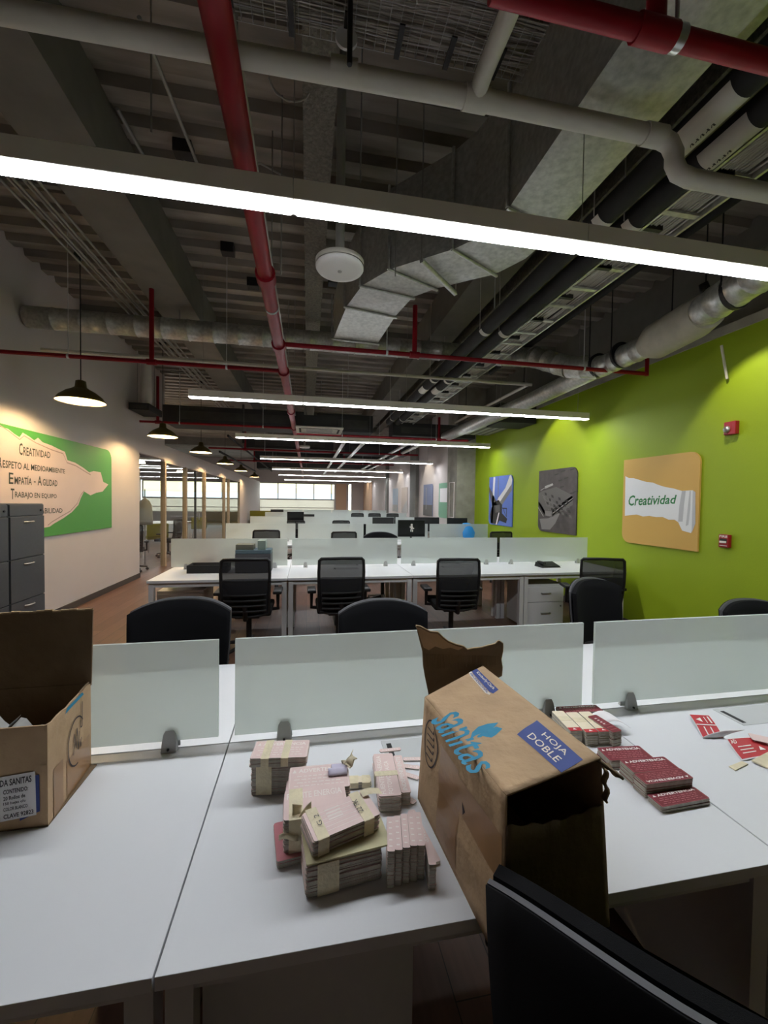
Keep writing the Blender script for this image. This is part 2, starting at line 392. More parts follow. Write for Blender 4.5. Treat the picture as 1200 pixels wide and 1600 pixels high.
def make_screen(wid):
    t = empty('desk_screen', 'frosted screen', 'desk screen')
    b = MB(); b.box(.02, wid-.035, -.006, .006, .768, 1.11, bev=.001); b.build('panel', FROST, t)
    for x in (.19, wid-.19):
        b = MB(); pr = [(-.027, 0), (.027, 0), (.025, .03), (.02, .056), (.013, .067), (-.013, .067), (-.02, .056), (-.025, .03)]
        for sgn in (-1, 1):
            n = len(pr); v2 = []
            for (dx, dz), th in [(q, 0) for q in pr]+[(q, 1) for q in pr]:
                yy = sgn*(.0125 if th == 0 else .0125+.016*(1-dz/.075)); sc = 1 if th == 0 else .88
                v2.append((x+dx*sc, yy, .7405+dz))
            b.add(v2, [tuple(range(n)), tuple(range(n, 2*n))]+[(i, (i+1) % n, n+(i+1) % n, n+i) for i in range(n)])
        c = b.build('clamp', CHROME, t)
        b = MB(); b.tube([(x, -.034, .752), (x, -.0285, .752)], .004, 8); b.build('screw', BLACK_PL, c)
    return t
wid = 1.42
desk0 = make_desk(wid); screen0 = make_screen(wid)
first = True; firsts = True
SHIFT = [-.055, 0, 0, 0, 0, 0]
for r, yr in enumerate(ROWS):
    pl = PLACE if r < 3 else PLACE_F
    for k in range(4):
        x0 = SEAMS[k]+SHIFT[r]
        for side in (0, 1):
            lab = 'white desk %s of the %s, %s' % (pl[k], ROWN[r], 'before its screen' if side == 0 else 'behind its screen')
            if side == 0: loc, rz = (x0, yr-.7225, 0), 0
            else: loc, rz = (x0+wid, yr+.7225, 0), math.pi
            if first: o = desk0; o.location = loc; o.rotation_euler.z = rz; first = False
            else: o = dup(desk0, loc, rz)
            o['label'] = lab; o['group'] = 'white desks in back to back rows'
        sx = x0 if r else x0-.055+.055
        loc = (sx, yr, 0)
        if firsts: o = screen0; o.location = loc; firsts = False
        else: o = dup(screen0, loc)
        o['label'] = 'frosted desk screen %s of the %s' % (pl[k], ROWN[r])
        o['group'] = 'frosted screens along the desk rows'

# ------------------------------------------------------------------ pedestals
def pedestal(loc, label, rz=0, nd=3, sz=(.42, .5, .6)):
    w_, d_, h_ = sz; t = empty('drawer_pedestal', label, 'drawer unit', loc, rz, 'drawer units under the desks')
    b = MB(); b.box(-w_/2, w_/2, 0, d_, .02, h_, bev=.003); b.build('body', WHITE_MET, t)
    zz = h_-.03; hs = [.2, .33] if nd == 2 else [.14, .14, .25]
    for i, dh in enumerate(hs):
        b = MB(); b.box(-w_/2+.008, w_/2-.008, -.018, -.001, zz-dh+.006, zz, bev=.002); dr = b.build('drawer', WHITE_LAM, t)
        b = MB(); b.tube([(-.06, -.018, zz-dh*.4), (-.06, -.04, zz-dh*.4), (.06, -.04, zz-dh*.4), (.06, -.018, zz-dh*.4)], .006, 6); b.build('handle', STEEL, dr)
        zz -= dh
    b = MB(); b.tube([(w_/2-.05, -.018, h_-.28), (w_/2-.05, -.03, h_-.28)], .008, 8); b.build('lock', BLACK_PL, t)
    return t
pedestal((2.98, 4.72, 0), 'white two drawer unit with a lock under the second desk row near the green wall', 0, 2, (.52, .5, .57))
pedestal((-1.42, 5.0, 0), 'white drawer unit under the second desk row at its corridor end', 0, 2, (.5, .5, .54))
pedestal((.02, 1.39, 0), 'white drawer unit in shadow under the pink card bundles', math.pi, 3, (.46, .5, .6))
pedestal((1.42, 1.42, 0), 'white drawer unit in shadow under the desk of the dark red card stacks', math.pi, 3, (.46, .5, .6))
b = MB(); b.box(-.2, .2, -.25, .25, 0, .42, bev=.01); b.box(-.17, .17, -.255, -.25, .05, .38, mi=1)
tag(b.build('computer_tower', [mat('tower grey', (58, 58, 60), .5), BLACK_PL], None, (.55, 5.45, .0)), 'dark grey computer tower on the floor under the second desk row', 'computer')

# ------------------------------------------------------------------ chairs
def star_base(t, R_=.31):
    b = MB(); b.tube([(0, 0, .1), (0, 0, .4)], .028, 12); b.tube([(0, 0, .3), (0, 0, .46)], .018, 12); b.build('column', BLACK_PL, t)
    b = MB(); b.lathe([(0, .07), (.04, .07), (.045, .12), (.035, .14), (0, .14)], n=14)
    for k in range(5):
        a = 2*math.pi*k/5+.3; c, s_ = math.cos(a), math.sin(a)
        b.tube([(.03*c, .03*s_, .12), (R_*c, R_*s_, .075)], [.024, .015], 8)
    st = b.build('star_base', BLACK_PL, t)
    for k in range(5):
        a = 2*math.pi*k/5+.3; c, s_ = math.cos(a), math.sin(a); x, y = R_*c, R_*s_
        b = MB()
        for q in (-.014, .014):
            b.tube([(x-s_*(q-.009), y+c*(q-.009), .028), (x-s_*(q+.009), y+c*(q+.009), .028)], .028, 12)
        b.tube([(x, y, .03), (x, y, .075)], .008, 6); b.build('caster', BLACK_PL, st)
def armrest(t, sx, w_=.29, zt=.66):
    b = MB(); b.tube([(sx*.18, .02, .44), (sx*w_, .02, .45), (sx*w_, .0, .62)], .02, 8)
    a = b.build('armrest', BLACK_PL, t)
    b = MB(); b.box(sx*w_-.045, sx*w_+.045, -.1, .15, .62, .655, bev=.012); b.build('arm_pad', BLACK_PL, a)
def make_mesh_chair():
    # faces +y; back at -y
    t = empty('task_chair', 'black chair', 'chair')
    star_base(t)
    b = MB(); b.box(-.24, .24, -.22, .26, .43, .5, bev=.025); b.build('seat', BLACK_FAB, t)
    b = MB(); b.box(-.12, .12, -.14, .12, .39, .43, bev=.01); b.build('mechanism', BLACK_PL, t)
    for s_ in (-1, 1): armrest(t, s_)
    def bk(u, v):  # u across, v up
        x = (u-.5)*(.46-.03*(1-v)*(1-v)); z = .46+.55*v
        return Vector((x, -.25-.05*v+.05*(2*u-1)**2*.8-.03*math.sin(v*3.1), z))
    fr = MB(); out = [bk(.0, 0), bk(0, .25), bk(0, .5), bk(0, .75), bk(.01, .96), bk(.06, 1), bk(.25, 1.005), bk(.5, 1.01), bk(.75, 1.005), bk(.94, 1), bk(.99, .96), bk(1, .75), bk(1, .5), bk(1, .25), bk(1, 0), bk(.75, -.03), bk(.5, -.04), bk(.25, -.03), bk(0, 0)]
    fr.tube(out, .016, 8); fr.build('back_frame', BLACK_PL, t)
    b = MB(); b.grid(lambda u, v: bk(.02+.96*u, .02+.96*v), 10, 10); b.build('back_mesh', MESHM, t)
    b = MB(); b.grid(lambda u, v: bk(.04+.92*u, .0+.62*v)+Vector((0, .025, 0)), 8, 6); b.build('back_pad', BLACK_FAB, t, solid=.02)
    for i in range(4):
        z = .08+.1*i
        b = MB(); pts = [bk(u, z)+Vector((0, -.035, 0)) for u in (.06, .25, .5, .75, .94)]; b.tube(pts, .012, 6); b.build('lumbar_slat', BLACK_PL, t)
    b = MB(); b.tube([(0, -.05, .41), (0, -.26, .42), (0, -.3, .56)], .025, 8); b.build('spine', BLACK_PL, t)
    return t
def make_shell_chair():
    t = empty('padded_chair', 'black chair', 'chair')
    star_base(t)
    b = MB(); b.box(-.25, .25, -.23, .26, .42, .5, bev=.03); b.build('seat', BLACK_FAB, t)
    b = MB(); b.box(-.12, .12, -.14, .12, .38, .42, bev=.01); b.build('mechanism', BLACK_PL, t)
    for s_ in (-1, 1): armrest(t, s_, .3)
    def bk(u, v, d):
        top = .985-.06*abs(2*u-1)**2.6; z = .5+(top-.5)*v
        x = (u-.5)*(.545-.05*(1-v)**2)
        return Vector((x, -.3+.075*(2*u-1)**2+d-.04*v, z))
    def slab(d0, d1, sh=0):
        b = MB(); n = 20
        for dd, fl in ((d0, 0), (d1, 1)): b.grid(lambda u, v: bk(u, v*(1-sh), dd), n, 8)
        N = (n+1)*9; o0, o1 = 0, N
        rim = [i for i in range(n+1)]+[j*(n+1)+n for j in range(1, 9)]+[8*(n+1)+i for i in range(n-1, -1, -1)]+[j*(n+1) for j in range(7, 0, -1)]
        L = len(rim); b.f += [[o0+rim[i], o0+rim[(i+1) % L], o1+rim[(i+1) % L], o1+rim[i]] for i in range(L)]
        b.mi += [0]*L; b.sm += [False]*L
        return b
    slab(0, .011).build('back_shell', DARK_GREY, t)
    slab(.026, .055, .015).build('back_cushion', BLACK_FAB, t)
    b = MB(); b.grid(lambda u, v: bk(.0+u, v, -.004), 12, 6); b.build('back_cover', BLACK_FAB, t, solid=.003)
    b = MB(); b.tube([(0, -.05, .40), (0, -.26, .41), (0, -.31, .56)], .028, 8); b.build('spine', BLACK_PL, t)
    return t
ch_m = make_mesh_chair(); ch_s = make_shell_chair()
G1 = 'mesh back chairs at the desks'; G2 = 'padded black chairs at the desks'
mesh_spots = [(-.59, 4.42, 0, 1, 'black mesh back chair at the second desk row, nearest the corridor aisle'),
    (.34, 4.42, .02, 1, 'black mesh back chair at the second desk row, second from the corridor aisle'),
    (1.62, 4.42, -.08, .975, 'black mesh back chair at the second desk row, beside the two drawer unit'),
    (3.3, 4.25, -.3, .98, 'black mesh back chair turned sideways at the green wall end of the second desk row'),
    (-.72, 7.85, 0, 1.03, 'black mesh back chair at the third desk row, its top edge seen nearest the corridor'),
    (.67, 7.85, 0, 1, 'black mesh back chair at the third desk row, left of the white figure monitor'),
    (3.8, 7.85, 0, 1, 'black mesh back chair at the third desk row beside the green wall'),
    (.9, 11.4, 0, 1.03, 'black chair top showing above the fourth desk row, below the far windows'),
    (-.3, 11.4, 0, 1.03, 'black chair at the fourth desk row toward the corridor'),
    (1.85, 15.6, 0, 1.1, 'small dark chair top at the fifth desk row, leftmost of three beside the beige column'),
    (2.5, 15.6, 0, 1.1, 'small dark chair top at the fifth desk row, middle of three'),
    (3.2, 15.6, 0, 1.1, 'small dark chair top at the fifth desk row, rightmost of three')]
for i, (x, y, rz, sc, lab) in enumerate(mesh_spots):
    o = ch_m if i == 0 else dup(ch_m, (0, 0, 0))
    o.location = (x, y, 0); o.rotation_euler.z = rz; o.scale = (1, 1, sc); tag(o, lab, 'chair', G1)
NEAR_RZ = math.atan2(-.74, .67)
shell_spots = [(-.71, 2.27, math.pi, 1.03, 'black padded chair behind the frosted screen beside the open cardboard box'),
    (.46, 2.2, math.pi, 1.0, 'black padded chair behind the frosted screen and the pink card bundles'),
    (2.13, 2.38, math.pi+.35, 1.07, 'black padded chair turned askew behind the gap between screens near the green wall'),
    (3.05, 2.05, math.pi-.05, .955, 'black padded chair in front of the green wall below the fire call point'),
    (1.15, 6.2, math.pi, 1.12, 'black padded chair beyond the second desk row, seen through the gap between screens'),
    (-.9, 6.25, math.pi-.2, .85, 'low black chair beyond the second desk row near the corridor end'),
    (1.35, 9.75, math.pi, 1.04, 'black padded chair beyond the third desk row, seen through the gap between screens')]
for i, (x, y, rz, sc, lab) in enumerate(shell_spots):
    o = ch_s if i == 0 else dup(ch_s, (0, 0, 0))
    o.location = (x, y, 0); o.rotation_euler.z = rz; o.scale = (1, 1, sc); tag(o, lab, 'chair', G2)
# the near chair: back edge runs from (.29,.63) to (.66,.22)
o = dup(ch_s, (0, 0, 0)); dirv = Vector((.74, .67, 0)); cen = Vector((.475, .425, 0))+dirv*.29
o.location = (cen.x, cen.y, 0); o.rotation_euler.z = math.atan2(dirv.y, dirv.x)-math.pi/2; o.scale = (1, 1, 1.02)
tag(o, 'large black padded chair back in front of the tipped cardboard box', 'chair', G2)

# ------------------------------------------------------------------ linear lamps
def make_lamp(x0, n):
    t = empty('linear_ceiling_lamp', 'lamp', 'ceiling lamp'); L = 1.3325
    for i in range(n):
        a = x0+i*L
        b = MB(); b.box(a+.001, a+L-.001, -.05, .05, .012, .095, bev=.004); s_ = b.build('housing', LAMP_BODY, t)
        b = MB(); b.box(a+.012, a+L-.012, -.036, .038, .003, .012); b.build('diffuser', LAMP_GLOW, s_)
    for i in range(n+1):
        xx = min(max(x0+i*L, x0+.15), x0+n*L-.15); b = MB(); b.tube([(xx, 0, .09), (xx, 0, 1.62)], .0022, 5); b.build('suspension_wire', GREY_PIPE, t)
    b = MB(); b.box(x0-.004, x0, -.05, .05, .0, .095); b.box(x0+n*L, x0+n*L+.004, -.05, .05, 0, .095); b.build('end_cap', LAMP_BODY, t)
    return t
lamp0 = make_lamp(-1.4, 4); LN = ['nearest and largest linear ceiling lamp running across the whole picture', 'linear ceiling lamp above the second desk row, end by the green wall showing',
    'linear ceiling lamp above the third desk row, behind the white air cassette', 'thin linear ceiling lamp, fourth back from the largest one', 'thin linear ceiling lamp, fifth back from the largest one',
    'thin linear ceiling lamp, sixth back from the largest one', 'thinnest linear ceiling lamp, last one before the far windows']
for i, yy in enumerate((1.773, 5.28, 8.5, 12.7, 16.9, 20.8, 25.7)):
    o = lamp0 if i == 0 else dup(lamp0, (0, 0, 0)); o.location = (0, yy, 2.8); o['label'] = LN[i]; o['group'] = 'suspended linear lamps'

for i, yy in enumerate((11.6, 15.6, 19.6)):  # extra lamp copies added to brighten the dark room behind the glass
    o = dup(lamp0, (-8.3, yy, 2.9), label='added linear lamp brightening the glazed room, %s' % ('closest to its front wall', 'in the middle of the room', 'closest to the windows')[i], group='suspended linear lamps')
# ------------------------------------------------------------------ pendant lamps
def make_pendant():
    t = empty('pendant_lamp', 'pendant', 'pendant lamp')
    b = MB(); b.lathe([(.25, 0), (.246, .012), (.215, .06), (.15, .115), (.085, .15), (.06, .17), (.052, .24), (.03, .25), (.0, .25)], n=32); b.build('shade', SHADE_BR, t)
    b = MB(); b.lathe([(.243, .004), (.208, .055), (.144, .108), (.08, .142), (0, .148)], n=32); b.build('shade_lining', SHADE_IN, t)
    b = MB(); b.lathe([(0, .055), (.03, .065), (.042, .09), (.036, .115), (.02, .14), (0, .142)], n=16); b.build('bulb', BULB_GLOW, t)
    b = MB(); b.tube([(0, 0, .24), (0, 0, 1.7)], .006, 6); b.build('cord', BLACK_PL, t)
    b = MB(); b.lathe([(0, 1.66), (.06, 1.66), (.06, 1.7), (0, 1.7)], n=16); b.build('canopy', BLACK_PL, t)
    return t
p0 = make_pendant(); PN = ['nearest and largest bronze pendant lamp, hanging above the poster with the torn paper', 'bronze pendant lamp hanging by the corner where the glass partition begins', 'bronze pendant lamp in front of the glazed partition, third along the corridor',
    'bronze pendant lamp, fourth along the corridor', 'small bronze pendant lamp, fifth along the corridor', 'smallest bronze pendant lamp at the far end of the corridor']
for i, (x, yy) in enumerate(((-2.62, 5.4), (-2.6, 8.1), (-2.55, 10.6), (-2.6, 13.8), (-2.6, 17.0), (-2.65, 21.6))):
    o = p0 if i == 0 else dup(p0, (0, 0, 0)); o.location = (x, yy, 2.71); o['label'] = PN[i]; o['group'] = 'pendant lamps along the corridor'
# small lamps inside the glazed room and hall end
b = MB(); b.lathe([(0, 0), (.16, .0), (.15, .05), (0, .06)], n=20)
cl = tag(b.build('round_ceiling_lamp', mat('small lamp glow', (255, 240, 205), .5, emit=9), None, (-4.6, 12.4, 2.55)), 'small round glowing lamp behind the glass, nearer the corridor corner', 'ceiling lamp', 'round lamps behind the glass')
o = dup(cl, (-4.8, 17.0, 2.6), label='small round glowing lamp behind the glass, farther along'); b = MB()

# green wall spots
def spot(y, lab, x=3.45, z=3.5, e=SPOT_W, tx=XR, tz=1.9):
    t = empty('wall_spotlight', lab, 'spotlight', (x, y, z), 0, 'wall washing spotlights')
    d = Vector((tx-x, 0, tz-z)).normalized(); q = d.to_track_quat('-Z', 'Y').to_matrix().to_4x4()
    b = MB(); b.lathe([(0, .07), (.035, .07), (.04, 0), (.04, -.05), (.036, -.05), (.034, -.01), (0, -.01)], n=16)
    b.v = [tuple(q @ Vector(v)) for v in b.v]; b.build('can', BLACK_PL, t)
    b = MB(); b.tube([(0, 0, .04), (0, 0, DZ-z-.05)], .006, 6); b.build('stem', BLACK_PL, t)
    L = bpy.data.lights.new('spot_light', 'SPOT'); L.energy = e; L.spot_size = R(74); L.spot_blend = .35; L.color = (1, .93, .8); L.shadow_soft_size = .03
    lo = bpy.data.objects.new('spot_light', L); COL.objects.link(lo); lo.parent = t; lo.matrix_local = Matrix.Translation(d*.03) @ q
    return t
spot(3.1, 'small black spotlight over the green wall, the one nearest the ochre poster')
spot(6.2, 'small black spotlight over the green wall, above the dark aerial photograph')
spot(8.7, 'small black spotlight over the green wall, beside the concrete column')
spot(13.8, 'small black spotlight over the white wall beyond the concrete column')
spot(18.2, 'small black spotlight over the far white wall pictures')
spot(27.5, 'small black spotlight at the far beige wall end', tx=4.1)

# ------------------------------------------------------------------ ceiling services
def pipe(name, pts, r, M, label, cat, group=None, n=14, parent=None):
    o = MB().tube(pts, r, n).build(name, M, parent)
    return tag(o, label, cat, group) if not parent else o
e = empty('sprinkler_main', 'thick red sprinkler main running along the ceiling from the top edge to the far windows', 'pipe', (-.29, 0, 3.1))
MB().tube([(0, .3, 0), (0, 28, 0)], .05, 16).build('pipe_run', RED_PIPE, e)
for yy in (2.9, 4.15, 5.0, 7.2, 8.8, 12.3, 16, 20):
    b = MB(); b.tube([(0, yy-.05, 0), (0, yy+.05, 0)], .066, 16); b.build('coupling', RED_PIPE, e)
for yy in (3.35, 6.1, 10.4):
    b = MB(); b.tube([(0, yy-.012, 0), (0, yy+.012, 0)], .054, 16); b.tube([(0, yy, .05), (0, yy, 1.35)], .005, 5); b.build('hanger', GREY_PIPE, e)
def branch(y, x0, x1, z, r, risers, lab, endup=False):
    t = empty('sprinkler_branch', lab, 'pipe', (0, y, z), 0, 'red sprinkler branch pipes')
    pts = [(x0, 0, 0), (x1, 0, 0)]
    if endup: pts = [(x0, 0, 0), (x1, 0, 0), (x1, 0, .32)]
    MB().tube([(x0, 0, 0), (x1, 0, 0)], r, 10).build('pipe_run', RED_PIPE, t)
    if endup: MB().tube([(x1, 0, -r), (x1, 0, .3)], r, 10).build('riser', RED_PIPE, t)
    for rx, rh in risers:
        MB().tube([(rx, 0, 0), (rx, 0, rh)], r*1.15, 10).build('riser', RED_PIPE, t)
        MB().tube([(rx-.05, 0, 0), (rx+.05, 0, 0)], r*1.5, 10).build('tee', RED_PIPE, t)
    for hx in (x0+.25*(x1-x0), x0+.8*(x1-x0)):
        b = MB(); b.tube([(hx-.01, 0, 0), (hx+.01, 0, 0)], r*1.25, 10); b.tube([(hx, 0, r), (hx, 0, 4.44-z)], .004, 5); b.build('hanger', WHITE_MET, t)
    return t
branch(4.14, -.24, 3.84, 3.11, .022, [(1.07, .5)], 'thin red sprinkler branch ending in an upturned elbow at the green wall', True)
branch(5.0, -3.28, -.34, 3.11, .022, [(-1.72, .8)], 'thin red sprinkler branch above the poster wall with a short thick riser')
branch(8.9, -3.28, -.34, 3.11, .024, [(-2.95, .9)], 'red sprinkler branch by the start of the glass partition')
branch(8.9, -.24, 3.6, 3.0, .024, [(2.9, .5)], 'red sprinkler branch behind the third linear lamp')
branch(12.5, -2.8, 3.4, 3.05, .026, [(-1.8, .6), (2.8, .7)], 'distant red sprinkler branch in front of the far ceiling clutter')
branch(16.2, -2.9, 3.4, 3.05, .026, [(-2, .5), (1.4, .6)], 'farthest red sprinkler branch under the dark ceiling')
e = empty('sprinkler_crossing', 'red sprinkler pipe crossing the upper right corner with a metal clamp', 'pipe', (0, 1.127, 3.05))
MB().tube([(.5, 0, 0), (2.4, 0, 0)], .03, 14).build('pipe_run', RED_PIPE, e)
b = MB(); b.tube([(1.1, 0, 0), (1.13, 0, 0)], .035, 14); b.tube([(1.115, 0, .03), (1.115, 0, .31)], .007, 6); b.build('clamp', STEEL, e)
MB().tube([(1.04, 0, 0), (1.04, 0, .6)], .028, 12).build('riser', RED_PIPE, e)
MB().tube([(.97, 0, 0), (1.1, 0, 0)], .037, 14).build('tee', RED_PIPE, e)
# white drain pipe
e = empty('drain_pipe', 'thick off white plastic pipe with a stepped elbow crossing below the cable basket', 'pipe', (0, 1.6, 3.222))
b = MB(); b.tube([(-2.2, .05, 0), (.65, 0, 0), (1.50, 0, 0), (1.565, 0, -.02), (1.59, 0, -.06), (1.59, 0, -.10), (1.615, 0, -.14), (1.68, 0, -.155), (3.2, 0, -.155)], .038, 18); b.build('pipe_run', WHITE_PIPE, e)
b = MB(); b.tube([(.65, 0, 0), (.65, -.08, .02), (.65, -1.0, .03)], .034, 16); b.build('branch', WHITE_PIPE, e)
for x in (.65, 1.48, .12): MB().tube([(x-.05, 0, 0), (x+.05, 0, 0)], .0435, 18).build('socket', WHITE_PIPE, e)
pipe('conduit', [(-3.05, 5.45, 3.3), (3.15, 5.45, 3.3)], .022, WHITE_PIPE, 'thin white conduit running straight across below the round duct', 'pipe')
# cables basket
e = empty('cable_basket', 'wire mesh cable basket full of pale cables above the white drain pipe', 'cable tray', (0, 1.98, 3.95))
b = MB()
for i in range(34): x = -.45+i*.055; b.tube([(x, -.17, .08), (x, -.17, 0), (x, .2, 0), (x, .2, .08)], .0018, 4, caps=False)
for yy in (-.17, -.1, -.02, .06, .13, .2): b.tube([(-.5, yy, 0), (1.4, yy, 0)], .0018, 4)
b.build('wire_mesh', STEEL, e)
b = MB()
for i in range(60):
    yy = random.uniform(-.15, .18); zz = .012+random.random()*.05; pts = []
    for k in range(9): pts.append((-.52+k*.24, yy+random.uniform(-.012, .012), zz+random.uniform(-.004, .004)))
    b.tube(pts, .004, 5)
o = b.build('cables', CABLE, e); o['kind'] = 'stuff'
for x in (-.38, -.1, .17, .44, .71, .98, 1.25):
    b = MB(); b.box(x-.014, x+.014, .05, .21, -.012, -.004); b.build('strap', BLACK_PL, e)
b = MB()
for i in range(22):
    o0 = random.uniform(-.1, .1); pts = [(-.5+.02*i*.5, 1.85+o0*.5, 3.98), (-.62+o0, 1.8, 3.86), (-.75+o0, 1.76+o0*.3, 3.92), (-1.1+o0, 1.7+o0, 4.2)]
    b.tube(pts, .004, 5)
tag(b.build('cable_bundle', CABLE), 'loose drooping bundle of pale cables leaving the basket beside the red main', 'cable', kind='stuff')
b = MB(); pts = [( .0+.12*math.cos(a)+random.uniform(-.01, .01), 2.55, 3.95+.12*math.sin(a)) for a in [i*.5 for i in range(26)]]; b.tube(pts, .005, 5)
tag(b.build('cable_coil', CABLE, None, (-.12, 0, .12)), 'coiled grey cable hanging at the fireproofed beam', 'cable')
# plate, rod, access point
b = MB(); b.tube([(.17, 2.1, 3.9), (.17, 2.115, 3.9)], .055, 24); tag(b.build('cover_plate', WHITE_MET), 'round white cover plate beside the hanger rod above the drain pipe', 'plate')
e = empty('wireless_access_point', 'round white ceiling access point hanging on a pole under the ceiling', 'access point', (.17, 2.4, 2.92))
b = MB(); b.lathe([(0, -.005), (.1, -.004), (.13, .002), (.137, .012), (.137, .02)], n=40); b.build('dome', mat('white plastic', (214, 212, 208), .35), e)
b = MB(); b.lathe([(.134, .02), (.134, .024)], n=40); b.lathe([(.139, .024), (.139, .05), (.125, .056), (0, .056)], n=40); b.build('housing', WHITE_PIPE, e)
b = MB(); b.lathe([(0, -.009), (.012, -.008), (.013, -.004)], n=12); b.build('indicator', GREY_PIPE, e)
b = MB(); b.tube([(0, 0, .05), (0, 0, 1.5)], .026, 12); b.build('pole', GREY_PIPE, e)
b = MB(); b.tube([(.135, 1.52, 3.17), (.135, 1.52, 4.43)], .010, 6); tag(b.build('threaded_rod', BLACK_PL), 'dark threaded hanger rod crossing in front of the drain pipe', 'rod')
for i, (x, y) in enumerate(((.31, 2.62), (-.2, 3.05), (-.38, 2.3), (.6, 2.9), (-.86, 2.5), (1.5, 3.2), (-.2, 6), (.6, 6.4))):
    b = MB(); b.tube([(x, y, 3.2 if i % 2 else 3.6), (x, y, 4.49)], .005, 5); tag(b.build('hanger_rod', GREY_PIPE), 'thin vertical hanger rod below the ribbed deck', 'rod', 'thin hanger rods')
# second access point far
dup(bpy.data.objects['wireless_access_point'], (-.09, 10.9, 2.95), label='small distant round white access point above the far desks')
# left conduits on beam
e = empty('conduit_rack', 'bank of parallel grey conduits running along the left beam', 'conduit')
for i in range(6):
    x = -2.22+i*.05; z = 3.9+(.02 if i % 2 else 0)
    MB().tube([(x, .6, z), (x, 12, z)], .011, 8).build('conduit', GREY_PIPE, e)
for yy in (3.55, 5.9, 8.2): b = MB(); b.box(-2.5, -1.86, yy-.02, yy+.02, 3.92, 3.945); b.build('bracket', GREY_BEAM, e)
b = MB()
b.tube([(-1.36, 3.3, 4.37), (-1.33, 3.75, 4.37)], .014, 8); tag(b.build('grey_conduit', GREY_PIPE), 'short slanting grey conduit under the ribbed deck', 'conduit')
pipe('slim_conduit', [(-.92, 2.5, 4.2), (-.865, 3.5, 4.2), (-.86, 3.9, 4.2)], .012, GREY_PIPE, 'slim pale conduit slanting between the white pipe and the first lamp', 'conduit')
pipe('slim_conduit', [(-.276, 1.55, 3.3), (-.262, 8.5, 3.3)], .012, GREY_PIPE, 'slim pale conduit running tight beside the red main', 'conduit')
for (x, y, lab) in ((-1.0, 3.6, 'small dark junction box under the deck beyond the first lamp'), (-.9, 4.9, 'small dark junction box above the straight thin conduit'), (-.72, 5.6, 'small dark junction box, farther along the thin conduit'), (.3, 5.3, 'small dark junction box beside the galvanised duct')):
    b = MB(); b.box(x-.07, x+.07, y-.06, y+.06, 4.33, 4.44, bev=.008); tag(b.build('junction_box', BLACK_PL), lab, 'junction box', 'junction boxes under the deck')
pipe('flexible_cable', [(-1.0, 3.6, 4.3), (-.7, 3.62, 4.22), (-.4, 3.5, 4.3), (-.1, 3.7, 4.33)], .008, CABLE, 'sagging pale cable between a junction box and the red main', 'cable')
# big rectangular duct
e = empty('rectangular_duct', 'large galvanised rectangular duct with a swept elbow', 'duct', (0, 0, 0))
Lp = [(1.15, .2), (1.16, 2.3), (1.08, 2.62), (.98, 2.75), (.60, 3.08), (.42, 3.36), (.33, 3.75), (.26, 4.5)]
Rp = [(1.56, .2), (1.56, 2.45), (1.52, 2.75), (1.40, 2.98), (1.02, 3.28), (.87, 3.46), (.8, 3.85), (.75, 4.54)]
ztop = [4.05, 4.05, 4.05, 4.02, 3.95, 3.9, 3.85, 3.8]
segs = [(0, 1), (1, 2), (2, 3), (3, 4), (4, 5), (5, 6), (6, 7)]
for i, j in segs:
    b = MB(); L0, L1, R0, R1 = Lp[i], Lp[j], Rp[i], Rp[j]; zb = 3.35
    vv = [(*L0, zb), (*R0, zb), (*R1, zb), (*L1, zb), (*L0, ztop[i]), (*R0, ztop[i]), (*R1, ztop[j]), (*L1, ztop[j])]
    mid = tuple((Vector(vv[0])+Vector(vv[1])+Vector(vv[2])+Vector(vv[3]))/4+Vector((0, 0, -.012))); vv.append(mid)
    b.add(vv, [(1, 0, 8), (2, 1, 8), (3, 2, 8), (0, 3, 8), (4, 5, 6, 7), (0, 4, 7, 3), (1, 2, 6, 5), (0, 1, 5, 4), (3, 7, 6, 2)]); b.build('duct_section', GALV, e)
for i in (1, 3, 4, 5, 6, 7):
    a, c = Vector((*Lp[i], 3.34)), Vector((*Rp[i], 3.34)); d = (c-a).normalized()*.02
    b = MB(); b.tube([a-d, c+d], .012, 4); b.tube([a-d, (a-d)+Vector((0, 0, ztop[i]-3.33))], .012, 4); b.build('flange', GALV, e)
b = MB(); b.tube([(.78, 2.86, 3.31), (1.18, 3.25, 3.31)], .02, 4); b.build('support_bar', GALV, e)
for p in ((.78, 2.86), (1.18, 3.25)): MB().tube([(*p, 3.31), (*p, 4.4)], .005, 5).build('hanger_rod', GREY_PIPE, e)
# upper duct mass at top right
b = MB(); b.box(1.62, 2.2, -.4, 1.9, 4.0, 4.3); tag(b.build('upper_duct', GALV), 'galvanised duct above the red crossing pipe in the upper right corner', 'duct')
